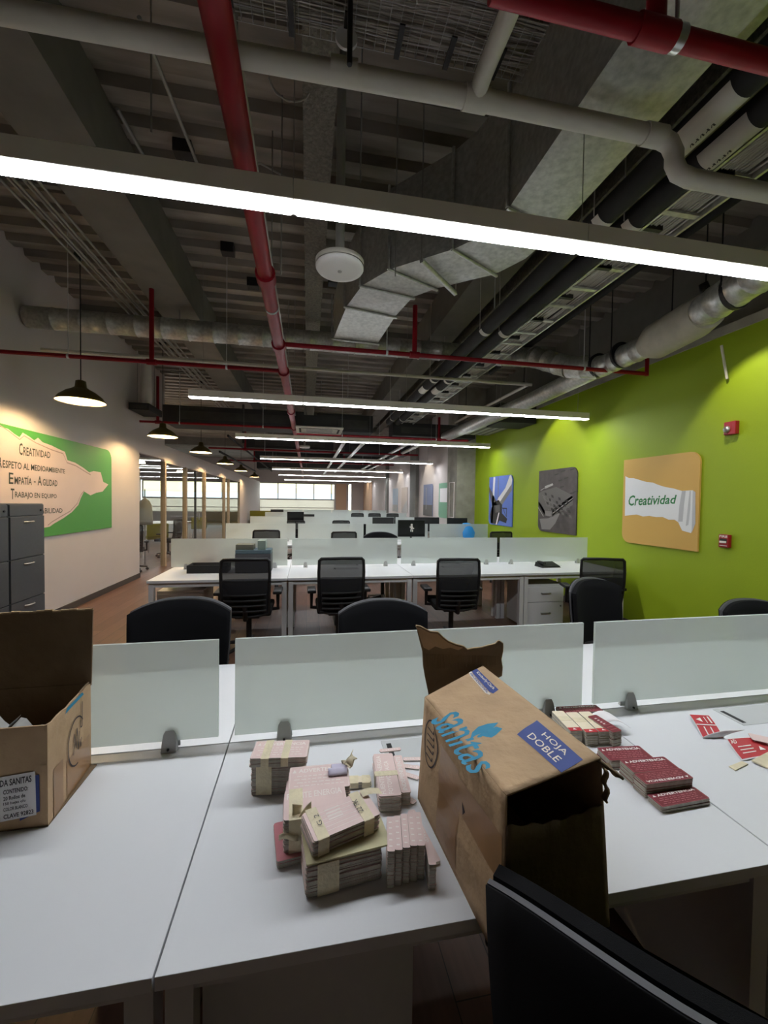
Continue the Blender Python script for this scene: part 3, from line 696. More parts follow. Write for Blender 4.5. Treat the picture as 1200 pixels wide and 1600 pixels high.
# black insulated pipes with saddles
for i, (x, lab) in enumerate(((1.78, 'thick black insulated pipe, the one nearer the galvanised duct'), (1.99, 'thick black insulated pipe, the one nearer the cable ladder'))):
    e = empty('insulated_pipe', lab, 'pipe', (x, 0, 3.38), 0, 'black insulated pipes')
    MB().tube([(0, .2, 0), (0, 9.1, 0)], .068, 16).build('pipe_run', BLACK_INS, e)
    for yy in (2.28, 3.97, 5.7, 8.6):
        b = MB(); n = 10; vv = []
        for k in range(n+1):
            a = R(200+140*k/n-0); 
            for dy in (-.03, .03): vv.append((.074*math.cos(a), yy+dy, .074*math.sin(a)))
        b.add(vv, [(2*k, 2*k+1, 2*k+3, 2*k+2) for k in range(n)], 0, True)
        b.tube([(-.072, yy, -.02), (-.072, yy, 1.05)], .004, 5); b.build('saddle', WHITE_PIPE, e)
    # label sleeves
    for y0_, y1_ in (((1.46, 1.79) if i == 0 else (1.56, 1.8)), (6.1, 6.35)):
        b = MB(); b.grid(lambda u, v: (.0705*math.cos(R(190+110*u)), y0_+(y1_-y0_)*v, .0705*math.sin(R(190+110*u))), 8, 1)
        lb = b.build('label_sleeve', WHITE_PIPE, e)
        if y0_ < 3:
            b = MB()
            for q in range(5):
                yy = y0_+.12+q*.026
                f = lambda a_, y_: (.0716*math.cos(R(a_)), y_, .0716*math.sin(R(a_)))
                b.add([f(262, yy), f(276, yy+.003), f(276, yy+.011), f(262, yy+.008)], [(0, 1, 2, 3)])
                b.add([f(268 if q % 2 else 262, yy+.01), f(272 if q % 2 else 266, yy+.01), f(276, yy+.022), f(272, yy+.022)], [(0, 1, 2, 3)])
            b.build('marking', DARK_INK, lb)
# cable ladder
e = empty('cable_ladder', 'steel cable ladder with bundled cables between the black pipes and the spiral duct', 'cable tray', (2.2, 0, 3.38))
for x in (-.12, .14): b = MB(); b.box(x-.008, x+.008, .3, 9.1, -.03, .05); b.build('side_rail', GALV, e)
for k in range(29): MB().box(-.112, .132, .35+k*.3, .385+k*.3, -.02, -.005).build('rung', GALV, e)
b = MB()
for k in range(14):
    xx = -.09+k*.016; b.tube([(xx+random.uniform(-.01, .01), .3+q*1.1, .0+random.uniform(0, .02)) for q in range(9)], .008, 5)
o = b.build('cables', CABLE, e); o['kind'] = 'stuff'
for k in range(19): MB().box(-.11, .02, .5+k*.45, .53+k*.45, -.025, .03).build('cable_tie', BLACK_PL, e)
# round lateral duct
def spiral(pts, r, name, M, parent, step=.3):
    mb = MB()
    for a, c in zip(pts[:-1], pts[1:]):
        a, c = Vector(a), Vector(c); L = (c-a).length; d = (c-a)/L; k = 0; P = []; rs = []
        while k+step <= L+1e-4:
            P += [a+d*k, a+d*(k+step-.016), a+d*(k+step-.012), a+d*(k+step-.004)]; rs += [r, r, r+.006, r+.006]; k += step
        P.append(c); rs.append(r); mb.tube(P, rs, 24)
    return mb.build(name, M, parent)
e = empty('round_duct', 'round spiral duct crossing the whole room beneath the ribbed deck', 'duct', (0, 5.6, 3.72))
spiral([(-3.28, 0, 0), (2.95, 0, 0)], .125, 'duct_tube', GALV, e)
for x in (-1.6, .4): MB().tube([(x, 0, .12), (x, 0, .7)], .005, 5).build('hanger_rod', GREY_PIPE, e)
e = empty('spiral_duct', 'large round duct with a pale insulated box running along the green wall', 'duct', (0, 0, 0))
spiral([(2.98, 1.9, 3.25), (3.25, 2.95, 3.22)], .13, 'duct_tube', GALV, e, .18)
def slant(x, y, z): return Vector((x, y, z))
b = MB(); b.tube([(3.25, 2.9, 3.22), (3.3, 3.05, 3.22), (3.34, 3.5, 3.2), (3.35, 3.62, 3.2)], [.15, .17, .17, .12], 24)
b.build('insulated_box', mat('pale insulation', (172, 166, 150), .8, noise=.1, nscale=10), e)
spiral([(3.35, 3.6, 3.2), (3.36, 4.35, 3.2)], .115, 'duct_tube', GALV, e, .16)
spiral([(3.36, 4.3, 3.2), (3.2, 4.65, 3.3), (3.02, 5.2, 3.6), (2.95, 5.58, 3.72)], .13, 'elbow', GALV, e, .2)
MB().tube([(3.36, 4.35, 3.2), (3.2, 5.6, 3.1), (3.12, 9.1, 3.1)], .11, 20).build('branch_tube', GALV, e)
for yy in (2.6, 3.2, 3.95, 4.3): 
    xx = 2.98+(yy-1.9)*.257 if yy < 2.95 else 3.34
    b = MB(); b.tube([(xx, yy-.015, 3.22), (xx, yy+.015, 3.22)], .15 if yy < 3.5 and yy > 3 else .138, 24); b.tube([(xx-.13, yy, 3.25), (xx-.13, yy, 4.4)], .006, 5); b.build('band', BLACK_PL, e)
pipe('refrigerant_line', [(2.75, 1.5, 3.75), (2.8, 6.5, 3.75)], .05, BLACK_INS, 'black insulated line above the spiral duct', 'pipe')
pipe('refrigerant_line', [(2.95, 1.5, 3.78), (3.0, 6.5, 3.78)], .04, BLACK_INS, 'thinner black insulated line closest to the green wall', 'pipe')
pipe('wall_conduit', [(4.05, 3.45, 3.2), (4.12, 3.44, 2.87)], .012, WHITE_PIPE, 'short white conduit stub hanging in front of the green wall', 'conduit')
pipe('white_elbow_pipe', [(2.4, 5.45, 3.3), (3.1, 5.45, 3.3), (3.1, 8.4, 3.3)], .025, WHITE_PIPE, 'white conduit that turns the corner behind the spiral duct', 'pipe')
# far ceiling equipment
DK = mat('black air unit', (34, 33, 33), .7)
units = [((-3.0, -.1), (9.3, 10.2), (3.2, 3.55), 'wide black air unit above the corridor end of the third lamp'),
    ((-3.25, -2.9), (8.3, 9.0), (3.22, 3.35), 'small black box on the white wall corner'),
    ((.2, 1.5), (9.6, 10.3), (3.2, 3.6), 'black air unit in the middle behind the ceiling cassette'),
    ((1.9, 3.9), (9.2, 9.7), (3.1, 3.4), 'black air unit touching the concrete column'),
    ((-1.9, .8), (13.3, 14.3), (3.2, 3.6), 'distant black air unit on the corridor side'), ((1.2, 3.4), (13.6, 14.5), (3.18, 3.5), 'distant black air unit on the picture wall side'),
    ((-2.2, 3.2), (17.6, 18.4), (3.2, 3.6), 'long dark duct across the far ceiling'), ((-2.6, 3.6), (22, 23), (3.2, 3.6), 'last dark duct across the far ceiling'),
    ((3.4, 4.1), (6.9, 7.5), (3.05, 3.4), 'dark green service box at the top of the green wall')]
for (a, c, d, lab) in units:
    o = empty('air_unit', lab, 'air unit', ((a[0]+a[1])/2, (c[0]+c[1])/2, d[0]), 0, 'dark air units under the ceiling'); hx, hy, hz = (a[1]-a[0])/2, (c[1]-c[0])/2, d[1]-d[0]
    MB().box(-hx, hx, -hy, hy, 0, hz, bev=.01).build('casing', DK, o)
    MB().box(-hx*.8, hx*.8, -hy-.004, -hy, hz*.2, hz*.7).build('grille', DARKMET, o)
    for sx in (-1, 1): MB().tube([(sx*hx*.85, 0, hz), (sx*hx*.85, 0, 4.44-d[0])], .006, 5).build('hanger_rod', GREY_PIPE, o)
e = empty('ceiling_cassette', 'white square ceiling air cassette hanging behind the second lamp', 'air conditioner', (.22, 8.45, 3.0))
b = MB(); b.prism([(-.46, -.38), (.46, -.38), (.46, .38), (-.46, .38)], 0, .025); b.build('fascia', WHITE_PIPE, e)
MB().box(-.36, .36, -.3, .3, .025, .25).build('body', DK, e)
b = MB(); b.box(-.36, .36, -.29, -.25, -.004, 0); b.box(-.36, .36, .25, .29, -.004, 0); b.box(-.4, -.36, -.25, .25, -.004, 0); b.box(.36, .4, -.25, .25, -.004, 0); b.build('slots', DK, e)
b = MB(); b.box(-.26, .26, -.19, .19, -.006, 0); b.build('grille', GREYS[3], e)
e = empty('linear_air_diffuser', 'pale slanted air diffuser at the top of the green wall', 'air vent', (3.75, 8.0, 3.14))
b = MB(); b.box(-.35, .35, -1.0, .9, 0, .05); b.build('housing', WALL_GREY, e)
for k in range(4): b = MB(); b.box(-.28+k*.16, -.2+k*.16, -.95, .85, -.006, 0); b.build('slot', GREYS[3], e)
for i, (p, lab) in enumerate((([(-1.6, 10.8, 3.0), (-1.6, 10.8, 4.3)], 'far hanging rod near the corridor'), ([(-2.4, 12, 2.9), (-2.4, 20, 2.9)], 'dark pipe running along the far corridor ceiling'), ([(-2.0, 11, 3.2), (-2.0, 24, 3.2)], 'dark pipe above the far pendant lamps'),
        ([(1.3, 9.6, 2.98), (1.3, 20, 2.98)], 'silver pipe running away in the far middle ceiling'), ([(.85, 9.6, 3.0), (.85, 22, 3.0)], 'second silver pipe running away in the far middle ceiling'), ([(2.9, 10, 3.1), (2.9, 22, 3.1)], 'silver pipe running away beside the far pictures'), ([(2.55, 10, 3.1), (2.55, 22, 3.1)], 'thin silver pipe beside the far pictures'))):
    pipe('far_pipe', p, .045 if 'silver' in lab else .03, GALV if 'silver' in lab else BLACK_INS, lab, 'pipe')
pipe('wall_duct', [(-3.05, 8.6, 3.35), (-3.05, 8.6, 4.2)], .1, WALL_WHITE, 'white vertical duct drop above the small black box', 'duct')

# ------------------------------------------------------------------ posters and wall things
def rrect(y0, y1, z0, z1, r, corners):
    """outline in (a,z); corners = set of 'tl','tr','br','bl' to round"""
    out = []
    for nm, cx, cz, a0 in (('bl', y0, z0, 180), ('br', y1, z0, 270), ('tr', y1, z1, 0), ('tl', y0, z1, 90)):
        if nm in corners:
            ox = cx+(r if 'l' in nm else -r); oz = cz+(r if 'b' in nm else -r)
            out += [(ox+r*math.cos(R(a0+t)), oz+r*math.sin(R(a0+t))) for t in range(0, 91, 15)]
        else: out.append((cx, cz))
    return out
def wall_panel(name, lab, ya, yb, z0, z1, M, xw=XR, sgn=-1, r=.12, corners=('tr', 'bl'), group=None):
    # a runs rightwards as seen; for the right wall that is decreasing y
    t = empty(name, lab, 'poster', (xw+sgn*.003, ya, z0), 0, group); W = abs(yb-ya); dirs = -1 if yb < ya else 1
    b = MB(); ol = rrect(0, W, 0, z1-z0, r, corners); n = len(ol); xs = (0, sgn*.02)
    vv = [(x, dirs*a, z) for x in xs for a, z in ol]
    b.add(vv, [tuple(range(n)), tuple(range(n, 2*n))]+[(i, (i+1) % n, n+(i+1) % n, n+i) for i in range(n)]); b.build('board', M, t)
    return t, Quad((sgn*.02, 0, 0), (sgn*.02, dirs*W, 0), (sgn*.02, dirs*W, z1-z0), (sgn*.02, 0, z1-z0), off=.0015)
# Creatividad poster
t, q = wall_panel('motto_poster', 'ochre poster with torn white paper strip reading Creatividad on the green wall', 4.78, 3.7, 1.1, 2.185, POSTER_OCHRE)
pp = lambda x, y: (lambda P: ((4.78-P.y)/1.08, (P.z-1.1)/1.085))(px(x, y, 'x', XR-.022))
strip = [(977.5, 744), (983, 747), (990, 747), (1000, 750), (1010, 753), (1020, 754), (1030, 758), (1040, 761), (1052, 763), (1062, 766), (1066, 767), (1083, 766), (1084, 800), (1083, 822), (1080, 833), (1066, 829), (1060, 816), (1054, 812), (1045, 812), (1036, 808), (1025, 808), (1015, 806), (1005, 807), (995, 804), (985, 805), (976.5, 806)]
b = MB(); tri_fill(b, [q.at(*pp(*p)) for p in strip]); b.build('torn_paper', mat('poster white paper', (226, 228, 228), .6), t)
b = MB(); tri_fill(b, [q.at(*pp(*p), 2) for p in ((1066, 767), (1072, 767), (1069, 790), (1067, 815), (1060, 815), (1062, 790))], 0); tri_fill(b, [q.at(*pp(*p), 2) for p in ((1078, 767), (1080, 767), (1079, 795), (1076, 820), (1072, 822), (1075, 795))], 0)
tri_fill(b, [q.at(*pp(*p), 2) for p in ((1083, 766), (1087, 769), (1087, 818), (1081, 833))], 0); b.build('paper_fold', mat('poster fold grey', (186, 188, 190), .6), t)
b = MB(); A, B_, C_, D_ = pp(982.5, 790.5), pp(1058, 787), pp(1058, 773), pp(982.5, 774)
q2 = Quad(q.at(*A, 1), q.at(*B_, 1), q.at(*C_, 1), q.at(*D_, 1), .0015); q2.text(b, 'Creatividad', 0, 1, 0, 1, bold=.018, shear=.25); b.build('lettering', TXT_GREEN, t)
# dark aerial photo
t, q = wall_panel('aerial_photo_poster', 'dark grey aerial photograph of an industrial plant on the green wall', 6.81, 5.74, 1.1, 2.18, POSTER_DARK)
b = MB()
def P4(mi, *p, k=1): tri_fill(b, [q.at(*x, k) for x in p], mi)
P4(0, (.0, .62), (.1, .66), (.5, .72), (.92, .58), (.92, .44), (.42, .25), (.16, .3), (.0, .46))
P4(2, (.03, .48), (.2, .34), (.4, .32), (.42, .27), (.18, .27), (.0, .42), (.0, .47)); P4(1, (.2, .34), (.4, .33), (.4, .25), (.22, .26), k=2)
for i in range(7):
    for j in range(4):
        u = .2+i*.095+j*.03-.02; v = .62-i*.02-j*.075+.02
        P4(0 if (i+j) % 2 else 2, (u, v), (u+.06, v-.012), (u+.075, v-.055), (u+.015, v-.043), k=3)
for i in range(9): u = .12+i*.035; P4(1, (u, .6-i*.012), (u+.008, .6-i*.012), (u+.2, .35+i*.006), (u+.19, .35+i*.006), k=2)
P4(3, (.18, .74), (.4, .78), (.42, .75), (.2, .7)); P4(3, (.06, .68), (.19, .72), (.19, .71), (.06, .67)); P4(2, (.4, .36), (.9, .58), (.93, .52), (.43, .27)); P4(3, (.42, .31), (.93, .55), (.93, .54), (.42, .295), k=2)
P4(1, (.05, .2), (.3, .22), (.62, .32), (.5, .15), (.36, .04), (.12, .03)); P4(3, (.0, .38), (.16, .24), (.17, .25), (.0, .4), k=2)
for u, v in ((.62, .94), (.84, .95), (.55, .8), (.7, .83), (.85, .6), (.93, .62), (.6, .7), (.45, .9)): P4(2, (u, v), (u+.1, v+.012), (u+.1, v+.03), (u, v+.02))
b.build('plant_picture', [GREYS[1], GREYS[2], GREYS[0], GREYS[3]], t)
# turbine photo
t, q = wall_panel('wind_turbine_poster', 'blue sky photograph of a wind turbine hub on the green wall', 8.88, 7.78, 1.1, 2.18, POSTER_SKY)
b = MB()
P4(3, (.2, 1.0), (.28, .985), (.2, .02), (.11, .03)); P4(1, (.0, .8), (.2, .62), (.33, .5), (.35, .4), (.15, .4), (.0, .7))
P4(3, (.94, 1.0), (.98, .9), (.96, .8), (.5, .47), (.38, .5), (.42, .55), (.72, .75), (.88, .98)); P4(2, (.97, .82), (.98, .7), (.6, .42), (.5, .47), k=2)
P4(0, (.2, .45), (.45, .52), (.6, .42), (.6, .25), (.82, .15), (.78, .06), (.5, .1), (.42, .02), (.1, .03), (.06, .2)); P4(1, (.3, .4), (.5, .42), (.52, .28), (.32, .25), k=2)
P4(4, (.46, .26), (.5, .26), (.4, .01), (.34, .01), k=3); P4(0, (.6, .36), (.8, .36), (.8, .34), (.62, .34)); P4(0, (.78, .36), (.8, .36), (.8, .18), (.78, .18)); P4(0, (.62, .36), (.64, .36), (.78, .2), (.76, .2)); P4(2, (.4, .99), (.43, .99), (.43, .55), (.41, .53))
b.build('turbine_picture', [GREYS[0], GREYS[1], GREYS[2], GREYS[4], CARD_WHITE], t)
# far wall pictures
t, q = wall_panel('leaf_poster', 'green and white poster on the white wall beside the concrete column', 12.58, 11.5, 1.1, 2.18, mat('sage green', (120, 168, 138), .6))
b = MB(); q.rect(b, .1, .9, .45, .85); b.build('white_field', PAPER, t)
t, q = wall_panel('road_photo_poster', 'photograph of a mast and blue sky on the white wall beyond the column', 14.35, 13.25, 1.1, 2.2, mat('dull sky', (116, 126, 158), .6))
b = MB(); q.rect(b, .0, 1, 0, .35, 0); q.rect(b, .3, .36, .2, .9, 1, 2); b.build('photo', [GREYS[1], GREYS[3]], t)
t, q = wall_panel('sky_photo_poster', 'pale sky photograph, farther of the pair near the hall end', 19.8, 18.7, 1.1, 2.2, mat('pale sky', (168, 182, 196), .6))
b = MB(); q.rect(b, 0, 1, 0, .3, 0); b.build('photo', [GREYS[3]], t)
t, q = wall_panel('sand_photo_poster', 'warm grey photograph, nearer of the pair near the hall end', 17.9, 16.8, 1.1, 2.2, mat('warm grey photo', (178, 164, 152), .6))
b = MB(); q.shape(b, [(0, .0), (1, 0), (1, .5), (.5, .3)], 0); b.build('photo', [GREYS[3]], t)
# left values poster
t = empty('values_poster', 'large green poster with torn paper listing creativity values on the left wall', 'poster', (XL+.002, 7.7, 1.08))
y0p, y1p, z0p, z1p = 4.4, 7.7, 1.085, 2.385
ol = rrect(y0p, y1p, z0p, z1p, .16, ('tr',)); b = MB(); n = len(ol)
vv = [(x-XL+XL, a-7.7, z-1.08) for x in (0, .02) for a, z in ol]
b.add(vv, [tuple(range(n)), tuple(range(n, 2*n))]+[(i, (i+1) % n, n+(i+1) % n, n+i) for i in range(n)]); b.build('board', POSTER_GREEN, t)
def wl(x, y, k=1): P = px(x, y, 'x', XL+.02); return (.02+.0015*k, P.y-7.7, P.z-1.08)
torn = [(-40, 655), (0, 667), (12, 670), (22, 678), (30, 683), (35, 676), (45, 682), (53, 688), (59, 684), (66, 691), (80, 696), (92, 702), (101, 706), (105, 719), (117, 723), (130, 731), (139, 738), (146, 736), (157, 738), (161, 753), (169, 757), (160, 768), (150, 770), (141, 774), (131, 768), (126, 778), (122, 789), (112, 800), (98, 810), (84, 818), (77, 823), (60, 826), (30, 838), (-40, 860)]
b = MB(); tri_fill(b, [wl(*p) for p in torn]); b.build('torn_paper', POSTER_PAPER, t)
edge = [(-10, 658), (12, 672), (30, 686), (37, 680), (55, 691), (80, 702), (98, 708), (104, 722), (118, 727), (134, 737), (141, 741)]
edge2 = [(131, 766), (126, 772), (120, 786), (109, 798), (95, 806), (80, 815), (74, 820)]
for E_ in (edge, edge2):
    b = MB()
    for a, c in zip(E_[:-1], E_[1:]):
        b.poly([wl(a[0], a[1], 2), wl(c[0], c[1], 2), wl(c[0], c[1]+1.6, 2), wl(a[0], a[1]+1.6, 2)])
    b.build('torn_edge', POSTER_FOLD, t)
lines = [('CREATIVIDAD', (29, 711, 78, 716), (29, 696, 78, 706)), ('RESPETO AL MEDIOAMBIENTE', (-4, 730, 101, 740), (-4, 717, 101, 733)), ('EMPATÍA - AGILIDAD', (13, 756, 89, 760), (13, 742, 89, 750)),
         ('TRABAJO EN EQUIPO', (16, 780, 88, 780.5), (16, 767, 88, 772)), ('RENTABILIDAD', (40, 804, 97, 801), (40, 793, 97, 794))]
b = MB()
for s_, lo, hi in lines:
    qq = Quad(wl(lo[0], lo[1], 2), wl(lo[2], lo[3], 2), wl(hi[2], hi[3], 2), wl(hi[0], hi[1], 2), 0)
    if s_[0] == 'E':
        for seg, u0, u1, v1 in (('E', 0, .08, 1.28), ('MPATÍA', .1, .43, 1.12), ('-', .47, .51, .5), ('A', .55, .64, 1.28), ('GILIDAD', .66, 1, .95)):
            qq.text(b, seg, u0, u1, 0 if seg != '-' else .38, v1, bold=.012)
    else:
        f_ = 1.0/len(s_); qq.text(b, s_[0], 0, f_*1.15, 0, 1.3, bold=.015); qq.text(b, s_[1:], f_*1.35, 1, 0, .97, bold=.012)
b.build('lettering', TXT_DARK, t)
# fire alarm devices
e = empty('fire_strobe', 'red fire strobe with clear lens high on the green wall', 'fire alarm', (XR, 3.385, 2.37))
b = MB(); b.box(-.045, 0, -.06, .06, -.065, .065, bev=.008); b.build('body', CRATE_RED, e)
b = MB(); b.lathe([(0, .03), (.02, .026), (.032, .01), (.034, 0)], n=16); b.v = [(-.045-z, y+.025, x-.01) for x, y, z in b.v]; b.build('lens', STEEL, e)
e = empty('fire_call_point', 'red fire pull station on the green wall beside the ochre poster', 'fire alarm', (XR, 3.41, 1.245))
b = MB(); b.box(-.04, 0, -.05, .05, -.065, .065, bev=.006); b.build('body', CRATE_RED, e)
q = Quad((-.04, .05, -.065), (-.04, -.05, -.065), (-.04, -.05, .065), (-.04, .05, .065), .001)
b = MB(); q.text(b, 'FIRE', .1, .9, .76, .94, bold=.02); q.rect(b, .12, .88, .12, .16); b.build('lettering', CARD_WHITE, e)
b = MB(); q.rect(b, .15, .85, .38, .68); b.build('handle_slot', BLACK_PL, e)
b = MB(); b.box(-.055, -.04, -.03, .03, -.02, .0, bev=.003); b.build('handle', CARD_WHITE, e)
b = MB(); b.tube([(3.6, 9.9, 1.2), (3.6, 10.25, 1.2), (3.6, 10.25, 2.1), (3.6, 9.9, 2.1), (3.6, 9.9, 1.2)], .01, 6); b.tube([(3.6, 10.25, 1.2), (3.6, 10.25, 1.1)], .012, 6)
tag(b.build('wall_conduit', CARD_WHITE, None, (.05, 0, 0)), 'thin white rectangular conduit loop on the side of the concrete column', 'conduit')

# ------------------------------------------------------------------ filing cabinets
def cabinet(y0, w_, lab):
    t = empty('filing_cabinet', lab, 'filing cabinet', (XL+.02, y0, 0), 0, 'dark grey filing cabinets'); D = .42
    b = MB(); b.box(0, D, 0, w_, 0, 1.52, bev=.004); b.build('body', CAB_GREY, t)
    b = MB(); b.box(D, D+.012, .01, w_-.01, 1.40, 1.51, bev=.002); b.build('top_drawer', CAB_GREY, t)
    for k in range(3):
        z1 = 1.39-k*.43
        b = MB(); b.box(D, D+.018, .01, w_-.01, z1-.42, z1, bev=.003); d = b.build('drawer', CAB_GREY, t)
        b = MB(); pts = [(D+.018, w_*.5-.07, z1-.055), (D+.04, w_*.5-.05, z1-.055), (D+.045, w_*.5, z1-.055), (D+.04, w_*.5+.05, z1-.055), (D+.018, w_*.5+.07, z1-.055)]
        b.tube(pts, .008, 8); b.build('handle', STEEL, d)
    b = MB(); b.tube([(D+.01, w_-.06, 1.45), (D+.022, w_-.06, 1.45)], .01, 10); b.build('lock', BLACK_PL, t)
cabinet(4.57, .54, 'dark grey steel filing cabinet with silver handles against the poster wall')
cabinet(4.02, .54, 'second dark grey filing cabinet cut by the picture edge')

# ------------------------------------------------------------------ furniture behind the glass
def lounge_chair(x, y, rz, lab):
    t = empty('lounge_chair', lab, 'chair', (x, y, 0), rz, 'chairs behind the glass partition')
    b = MB(); b.box(-.28, .28, -.28, .28, .38, .47, bev=.03); b.build('seat', OLIVE, t)
    b = MB(); b.box(-.28, .28, -.3, -.22, .45, .85, bev=.03); b.build('backrest', OLIVE, t)
    for sx in (-.23, .23):
        for sy in (-.23, .23): MB().tube([(sx, sy, 0), (sx*.9, sy*.9, .4)], .014, 8).build('leg', STEEL, t)
for i, (x, y, rz) in enumerate(((-4.4, 13.2, .4), (-6.3, 15.6, 1.5), (-4.3, 17.6, .2), (-6.4, 12.6, 1.2))):
    lounge_chair(x, y, rz, ['olive chair behind the glass, closest to the sliding door seam', 'olive chair behind the glass, on the far side of the white table', 'olive chair behind the glass near the second table', 'olive chair behind the glass, deepest in the room'][i])
for i, (x, y) in enumerate(((-5.0, 11.2), (-5.0, 15.6))):
    t = empty('meeting_table', 'white meeting table behind the glass, %s' % ('nearer the white wall corner' if i == 0 else 'farther along the partition'), 'table', (x, y, 0), 0, 'tables behind the glass')
    b = MB(); b.box(-.7, .7, -.9, .9, .71, .74, bev=.004); b.build('tabletop', WHITE_LAM, t)
    for sx in (-.6, .6):
        for sy in (-.8, .8): MB().tube([(sx, sy, 0), (sx, sy, .71)], .025, 8).build('leg', WHITE_MET, t)
dup(ch_m, (-3.75, 9.7, 0), .3, 'dark mesh chair behind the first glass pane', G1); dup(ch_m, (-3.72, 12.0, 0), 1.4, 'dark mesh chair behind the glass beside the first wooden post', G1)
t = empty('sofa', 'olive green sofa at the hall end in front of the low window wall', 'sofa', (-1.9, 24.5, 0))
b = MB(); b.box(-1.3, 1.0, -.4, .4, .1, .45, bev=.04); b.build('seat', OLIVE, t)
b = MB(); b.box(-1.3, 1.0, -.45, -.3, .4, .95, bev=.04); b.build('backrest', OLIVE, t)
for sx in (-1.2, .9): MB().box(sx-.03, sx+.03, -.3, .3, 0, .1).build('leg', BLACK_PL, t)
t = empty('hanging_jacket', 'pale grey jacket hanging on a stand behind the first glass pane', 'jacket', (-3.8, 10.6, 0))
b = MB(); b.lathe([(.0, .95), (.17, .96), (.16, 1.2), (.15, 1.4), (.1, 1.52), (.03, 1.58), (0, 1.6)], n=16); b.build('jacket_body', mat('grey jacket fabric', (150, 148, 142), .9), t)
MB().tube([(0, 0, 0), (0, 0, 1.8)], .015, 8).build('stand', STEEL, t)

# ------------------------------------------------------------------ monitors and things on far desks
def monitor(x, y, w_, h_, z0, lab, fig=False, rz=0):
    t = empty('monitor', lab, 'monitor', (x, y, .7405), rz, 'computer monitors on the desks')
    b = MB(); b.box(-w_/2, w_/2, -.015, .02, z0-.74, z0-.74+h_, bev=.004); b.build('casing', BLACK_PL, t)
    b = MB(); b.box(-w_/2+.012, w_/2-.012, -.017, -.0155, z0-.74+.015, z0-.74+h_-.012); s_ = b.build('screen', DARKSCREEN, t)
    b = MB(); b.tube([(0, .04, .01), (0, .03, z0-.74+h_*.4)], .02, 8); b.build('stand', BLACK_PL, t)
    b = MB(); b.box(-.12, .12, -.07, .1, 0, .012, bev=.003); b.build('foot', BLACK_PL, t)
    if fig:
        b = MB(); cz = z0-.74+h_*.5
        def disc(cx, cz_, r, sq=1): b.poly([(cx+r*math.cos(R(a)), -.0178, cz_+r*sq*math.sin(R(a))) for a in range(0, 360, 30)])
        disc(0, cz+.075, .022); disc(.0, cz+.02, .026, 1.7); disc(.018, cz-.05, .012, 2.2); disc(-.016, cz-.045, .012, 2.4); disc(-.034, cz+.03, .009, 2.5); disc(.036, cz+.0, .02, .6)
        b.build('white_figure', CARD_WHITE, s_)
monitor(2.14, 8.3, .58, .35, .86, 'black monitor with a small white figure on its dark screen', True)
monitor(1.72, 9.3, .5, .3, .92, 'dark monitor behind the one with the white figure', rz=math.pi)
monitor(2.75, 9.25, .6, .33, .9, 'dark monitor blurred behind the frosted screen near the green wall', rz=math.pi)
monitor(3.5, 9.25, .5, .32, .9, 'dark monitor blurred behind the frosted screen at the green wall end', rz=math.pi)
monitor(-.33, 11.75, .46, .28, .98, 'dark monitor standing above the fourth desk row on the corridor side')
monitor(.0, 12.8, .42, .26, .9, 'grey screened monitor beyond the fourth desk row', rz=math.pi)
monitor(-1.2, 16.9, .5, .3, .9, 'small dark monitor beyond the fifth desk row on the corridor side', rz=math.pi)
b = MB(); b.lathe([(0, 0), (.13, .01), (.19, .08), (.2, .18), (.16, .3), (.08, .38), (0, .39)], n=24)
tag(b.build('blue_bag', BLUE_GLOSS, None, (3.55, 8.78, .7405)), 'bright blue round bag blurred behind the frosted screen near the green wall', 'bag')
# second row things
t = empty('desk_tray', 'low black letter tray on the corridor end of the second desk row', 'tray', (-1.13, 5.1, .7405))
b = MB(); b.box(-.22, .22, -.12, .12, 0, .012); b.box(-.22, .22, .105, .12, .012, .09); b.box(-.22, .22, -.12, -.105, .012, .09); b.box(-.22, -.205, -.105, .105, .012, .09); b.box(.205, .22, -.105, .105, .012, .09); b.build('tray_body', BLACK_PL, t)
b = MB(); b.box(-.19, .19, -.1, .1, .012, .05); b.build('papers', PAPER, t)
b = MB(); b.box(-.2, .2, -.13, .13, 0, .22, bev=.004); tag(b.build('archive_box', DARK_GREY, None, (-.62, 5.08, .7405)), 'dark archive box on the second desk row behind the chair by the aisle', 'box')
b = MB(); b.box(-.2, .2, -.12, .12, 0, .045, bev=.003); tag(b.build('file_box', BLUEGREY, None, (-.62, 5.08, .961)), 'flat blue grey file box lying on the dark archive box', 'box')
b = MB(); b.box(-.1, .1, -.09, .09, 0, .06, bev=.003); tag(b.build('small_box', mat('taupe box', (120, 118, 104), .7), None, (-.72, 5.08, 1.0065)), 'small taupe box on the blue grey file box', 'box')
b = MB(); b.box(-.045, .045, -.08, .08, 0, .105, bev=.003); tag(b.build('carton', PALE_GREEN, None, (-.53, 5.08, 1.0065)), 'pale green upright carton on the blue grey file box', 'box')
for i, (x, y, c, lab) in enumerate(((-1.25, 5.5, CRATE_RED, 'red box blurred behind the frosted screen at the corridor end'), (-1.0, 5.52, PAPER, 'white folder blurred behind the frosted screen at the corridor end'))):
    b = MB(); b.box(-.14, .14, -.08, .08, 0, .16+.0*i, bev=.004); tag(b.build('folder_box', c, None, (x, y, .7405)), lab, 'box')
t = empty('desk_phone', 'black sloping desk telephone by the frosted screen near the green wall', 'telephone', (3.2, 5.02, .7405), .05)
b = MB(); b.add([(-.14, -.09, 0), (.14, -.09, 0), (.14, .09, 0), (-.14, .09, 0), (-.13, -.08, .02), (.13, -.08, .02), (.13, .08, .06), (-.13, .08, .06)], [(3, 2, 1, 0), (4, 5, 6, 7), (0, 1, 5, 4), (1, 2, 6, 5), (2, 3, 7, 6), (3, 0, 4, 7)]); b.build('base', BLACK_PL, t)
